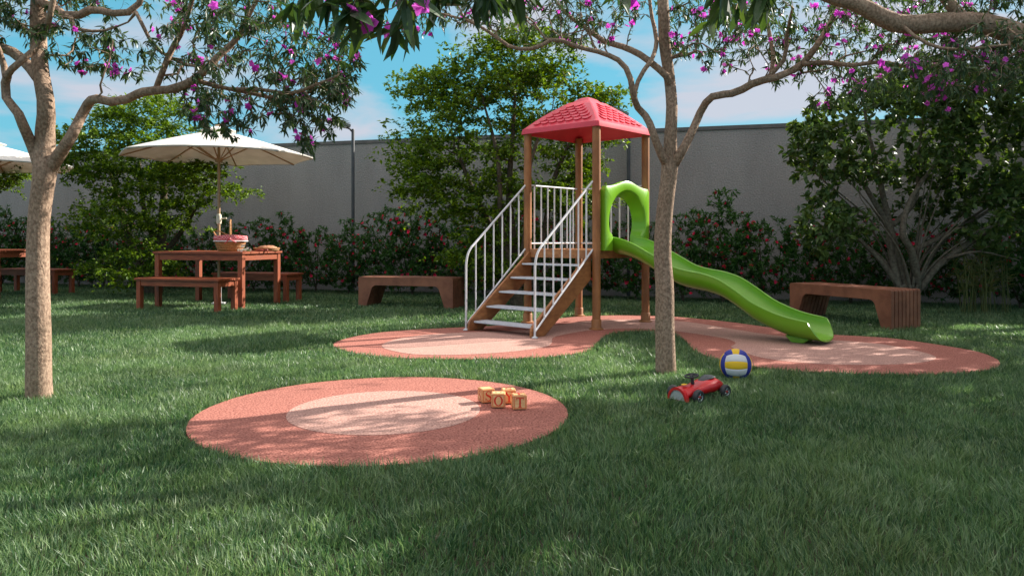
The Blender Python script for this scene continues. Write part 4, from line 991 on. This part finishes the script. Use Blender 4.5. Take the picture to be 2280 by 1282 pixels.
# ------------------------------------------------------------------ toy car (local -x is the nose)
def toy_car():
    ang = math.atan2(.145, .184); c = Vector(((1.238+.946)/2, (4.38+4.40)/2, 0)); r = empty('toy_car', (c.x, c.y, .018), ang); r.scale = (1.06, 1.06, 1.06)
    tag(r, 'red ride-on racing car with black wheels on the lawn before the volleyball', 'toy car')
    Wd = .086; wr_ = .036
    # body: sections along x
    sec = [(-.175,.040,.020,.052,.030),(-.165,.052,.020,.074,.04),(-.13,.056,.022,.088,.045),(-.095,.050,.024,.092,.045),(-.06,.046,.024,.092,.045),(-.02,.052,.024,.100,.045),(.03,.058,.024,.112,.05),(.08,.060,.026,.116,.05),(.12,.054,.030,.110,.05),(.155,.040,.038,.092,.04),(.178,.018,.050,.070,.02)]
    n = 20; V = []
    for x_, hw, z0, z1, _ in sec:
        for j in range(n):
            a = 2*math.pi*j/n-math.pi/2; cx_ = math.copysign(abs(math.cos(a))**.7, math.cos(a)); sz = math.sin(a)
            zz = z0+(z1-z0)*(.5+.5*math.copysign(abs(sz)**.8, sz))*.87; V.append((x_, cx_*hw*1.12*(1 if sz < 0 else (1-.25*sz*sz)), zz))
    m = MB(); m.add(V, [(i*n+j, i*n+(j+1) % n, (i+1)*n+(j+1) % n, (i+1)*n+j) for i in range(len(sec)-1) for j in range(n)]+[tuple(range(n)), tuple(range(len(V)-1, len(V)-n-1, -1))])
    # front cowl arch and rear fender stubs
    m.prism([(-.186,.012)]+[(-.186+.0*i, 0) for i in range(0)]+[(-.186,.012),(-.150,.012),(-.150,.02)][1:], -.01, .01)
    body = m.build('body', M['car_red'], r, smooth=True, angle=50)
    m = MB(); K = 14
    for x0, x1 in ((-.190, -.165),):
        Vv = []
        for x_, f in ((x0, 1), (x0, .80), (x1, .80), (x1, 1)):
            for i in range(K+1):
                a = math.pi*i/K; Vv.append((x_, .064*f*math.cos(a), .012+.070*f*math.sin(a)))
        q = K+1; m.add(Vv, [(k*q+i, k*q+i+1, ((k+1) % 4)*q+i+1, ((k+1) % 4)*q+i) for k in range(4) for i in range(K)]+[(0, q, 2*q, 3*q), (K, q+K, 2*q+K, 3*q+K)])
    m.build('nose_cowl', M['car_red'], r, smooth=True, angle=50)
    m = MB(); m.add([(-.184, .053*math.cos(math.pi*i/K), .014+.056*math.sin(math.pi*i/K)) for i in range(K+1)]+[(-.172, .053*math.cos(math.pi*i/K), .014+.056*math.sin(math.pi*i/K)) for i in range(K+1)],
        [tuple(range(K+1)), tuple(range(2*K+1, K, -1))]+[(i, i+1, i+K+2, i+K+1) for i in range(K)]+[(0, K+1, 2*K+1, K)]); m.build('grille', M['grille'], r)
    m = MB(); m.cur = 0; m.add([(-.142,-.012,.0905),(-.118,-.014,.0915),(-.112,.0,.0925),(-.118,.014,.0915),(-.142,.012,.0905),(-.148,0,.0895)], [(0,1,2,3,4,5)]); m.build('hood_badge', M['yellow'], r)
    m = MB(); m.tube([(-.055,0,.08),(-.061,0,.115),(-.063,0,.126)], [.010,.009,.008], 12); p = m.build('steering_column', M['black_rubber'], r, smooth=True)
    m = MB(); t = Vector((-.16, 0, 1)).normalized(); a1 = Vector((0,1,0)); a2 = t.cross(a1); cc = Vector((-.065,0,.130))
    m.tube([cc+(a1*math.cos(2*math.pi*i/24)+a2*math.sin(2*math.pi*i/24))*.034 for i in range(25)], .0055, 8, False)
    for k in range(3):
        an = 2*math.pi*k/3; m.tube([cc, cc+(a1*math.cos(an)+a2*math.sin(an))*.033], .004, 6)
    m.tube([cc-t*.004, cc+t*.005], .010, 10); m.build('steering_wheel', M['black_rubber'], p, smooth=True)
    # saddle pad
    m = MB(); V = []; n = 18; S_ = [(-.012,.010,.104,.008),(.0,.024,.108,.012),(.03,.030,.113,.014),(.06,.040,.119,.018),(.09,.044,.123,.020),(.112,.036,.122,.016),(.122,.016,.118,.008)]
    for x_, hw, zc, th in S_:
        for j in range(n): a = 2*math.pi*j/n; V.append((.012+x_*.82, hw*.88*math.cos(a), zc-.014+th*.5*math.sin(a)))
    m.add(V, [(i*n+j, i*n+(j+1) % n, (i+1)*n+(j+1) % n, (i+1)*n+j) for i in range(len(S_)-1) for j in range(n)]+[tuple(range(n)), tuple(range(len(V)-1, len(V)-n-1, -1))]); m.build('seat', M['seat_pad'], r, smooth=True)
    for x_ in (-.117, .117):
        m = MB(); m.tube([(x_,-.074,.036),(x_,.074,.036)], .007, 8); m.build('axle', M['black_rubber'], r, smooth=True)
        for sy in (-1, 1):
            w_ = empty('wheel', (x_, sy*Wd, .036)); w_.parent = r
            m = MB(); prof = [(.021,-.014),(.026,-.016),(.033,-.014),(.037,-.007),(.0375,0),(.037,.007),(.033,.014),(.026,.016),(.021,.014)]
            V = []; n = 28
            for R_, yy in prof:
                for j in range(n): a = 2*math.pi*j/n; V.append((R_*math.cos(a), yy, R_*math.sin(a)))
            k = len(prof); m.add(V, [(i*n+j, i*n+(j+1) % n, ((i+1) % k)*n+(j+1) % n, ((i+1) % k)*n+j) for i in range(k) for j in range(n)]); m.build('tyre', M['black_rubber'], w_, smooth=True)
            m = MB(); p_ = [(.0215*math.cos(2*math.pi*i/24), sy*.010, .0215*math.sin(2*math.pi*i/24)) for i in range(25)]; m.tube(p_, .0028, 6, False)
            for q in range(5):
                an = 2*math.pi*q/5; m.tube([(0, sy*.008, 0), (.021*math.cos(an), sy*.008, .021*math.sin(an))], .0028, 6)
            m.build('rim', M['chrome'], w_, smooth=True)
            m = MB(); m.tube([(0,-.010,0),(0,.010,0)], .0075, 12); m.tube([(0,sy*.004,0),(0,sy*.014,0)], .005, 10); m.build('hub', M['car_red'], w_, smooth=True)
toy_car()

# ------------------------------------------------------------------ letter blocks
S_ = .076
def stroke(m, pts, wd, y, mtx):
    n = len(pts)
    L_ = []; R_ = []
    for i in range(n):
        a = np.array(pts[max(i-1, 0)]); b_ = np.array(pts[min(i+1, n-1)]); t = (b_-a)/max(np.linalg.norm(b_-a), 1e-9); nn = np.array([-t[1], t[0]])*wd[i]/2
        L_.append(np.array(pts[i])+nn); R_.append(np.array(pts[i])-nn)
    V = [mtx @ Vector((p[0], -y, p[1])) for p in L_+R_]
    m.add(V, [(i, i+1, n+i+1, n+i) for i in range(n-1)])
def glyph(m, ch, mtx, y):
    q = S_*.36/.5                                        # half height 0.5 -> 0.36 of the block
    sc = lambda pts: [(x*q*1.0, z*q) for x, z in pts]
    if ch == 'T': polys = [([(-.40,.42),(.40,.42)], [.10,.10]), ([(0,.42),(0,-.46)], [.17,.17]), ([(-.17,-.46),(.17,-.46)], [.06,.06]), ([(-.38,.45),(-.36,.22)], [.07,.03]), ([(.38,.45),(.36,.22)], [.07,.03])]
    elif ch == 'Y': polys = [([(-.34,.44),(0,-.02)], [.17,.15]), ([(.34,.44),(0,-.02)], [.07,.07]), ([(0,.02),(0,-.46)], [.16,.16]), ([(-.15,-.46),(.15,-.46)], [.06,.06]), ([(-.45,.45),(-.2,.45)], [.06,.06]), ([(.22,.45),(.44,.45)], [.06,.06])]
    elif ch == 'O':
        n = 28; p = [(.36*math.cos(2*math.pi*i/n), .47*math.sin(2*math.pi*i/n)) for i in range(n+1)]; polys = [(p, [.06+.11*abs(math.cos(2*math.pi*i/n)) for i in range(n+1)])]
    else:
        p = catmull([(.26,.26),(.12,.43),(-.08,.45),(-.25,.30),(-.20,.12),(.05,-.02),(.24,-.18),(.26,-.34),(.08,-.47),(-.14,-.44),(-.29,-.24)], 4); n = len(p)
        polys = [([tuple(a) for a in p], [.05+.14*math.exp(-((i/(n-1)-.5)/.22)**2) for i in range(n)]), ([(.28,.44),(.27,.22)], [.04,.07]), ([(-.31,-.46),(-.30,-.2)], [.04,.07])]
    for k, (pts, wd) in enumerate(polys): stroke(m, sc(pts), [w_*q for w_ in wd], y+.00012*k, mtx)
def block(x, y, rz, letters, label):
    """letters for the four sides, front first, and the top"""
    r = empty('letter_block', (x, y, .0245), rz); tag(r, label, 'toy block', 'wooden letter blocks')
    m = MB(); h = S_/2; m.box(-h, h, -h, h, 0, S_); m.build('cube_body', M['block_wood'], r, bevel=.0035)
    m = MB(); g = MB(); dk = MB()
    for k in range(5):
        if k < 4: mt = Matrix.Translation((0,0,h)) @ Matrix.Rotation(k*math.pi/2, 4, 'Z')
        else: mt = Matrix.Translation((0,0,h)) @ Matrix.Rotation(-math.pi/2, 4, 'X')
        a, b_ = h*.90, h*.74
        if k == 4: a, b_ = h*.86, h*.80
        for (x0, x1, z0, z1) in ((-a,a,b_,a), (-a,a,-a,-b_), (-a,-b_,-b_,b_), (b_,a,-b_,b_)):
            m.box(x0, x1, -h-.0008, -h+.001, z0, z1, mt)
        ch = letters[k]
        if ch and ch != '.': glyph(g, ch, mt, h+.0010)
        if k == 4 and ch == '.':
            for px_ in (-.35, .35): g.box((px_-.1)*h, (px_+.1)*h, -h-.0012, -h+.001, -.12*h, .12*h, mt)
    m.build('border', M['block_edge'], r)
    g.build('letters', M['block_red'], r)
def gp(px, py): z = F*(EYE-.024)/(py-HY); return ((px-CX)/F*z, z)
x_, y_ = gp(1109.5, 907.5); block(x_, y_+S_/2, math.radians(1), ['O','T','O','T','.'], 'wooden block with a red O facing front, second from the left')
x_, y_ = gp(1154, 911.5); block(x_+.004, y_+S_/2, math.radians(8), ['T','Y','T','T','T'], 'wooden block with a red T facing front, rightmost of the blocks')
x_, y_ = gp(1082, 897); block(x_, y_+S_/2+.006, math.radians(22), ['S','S','S','S',''], 'wooden block turned to show two red S faces, leftmost of the blocks')
x_, y_ = gp(1132, 898.5); block(x_, y_+S_/2, math.radians(6), ['Y','O','Y','S','S'], 'wooden block with a red Y facing front, half hidden behind the O and T blocks')
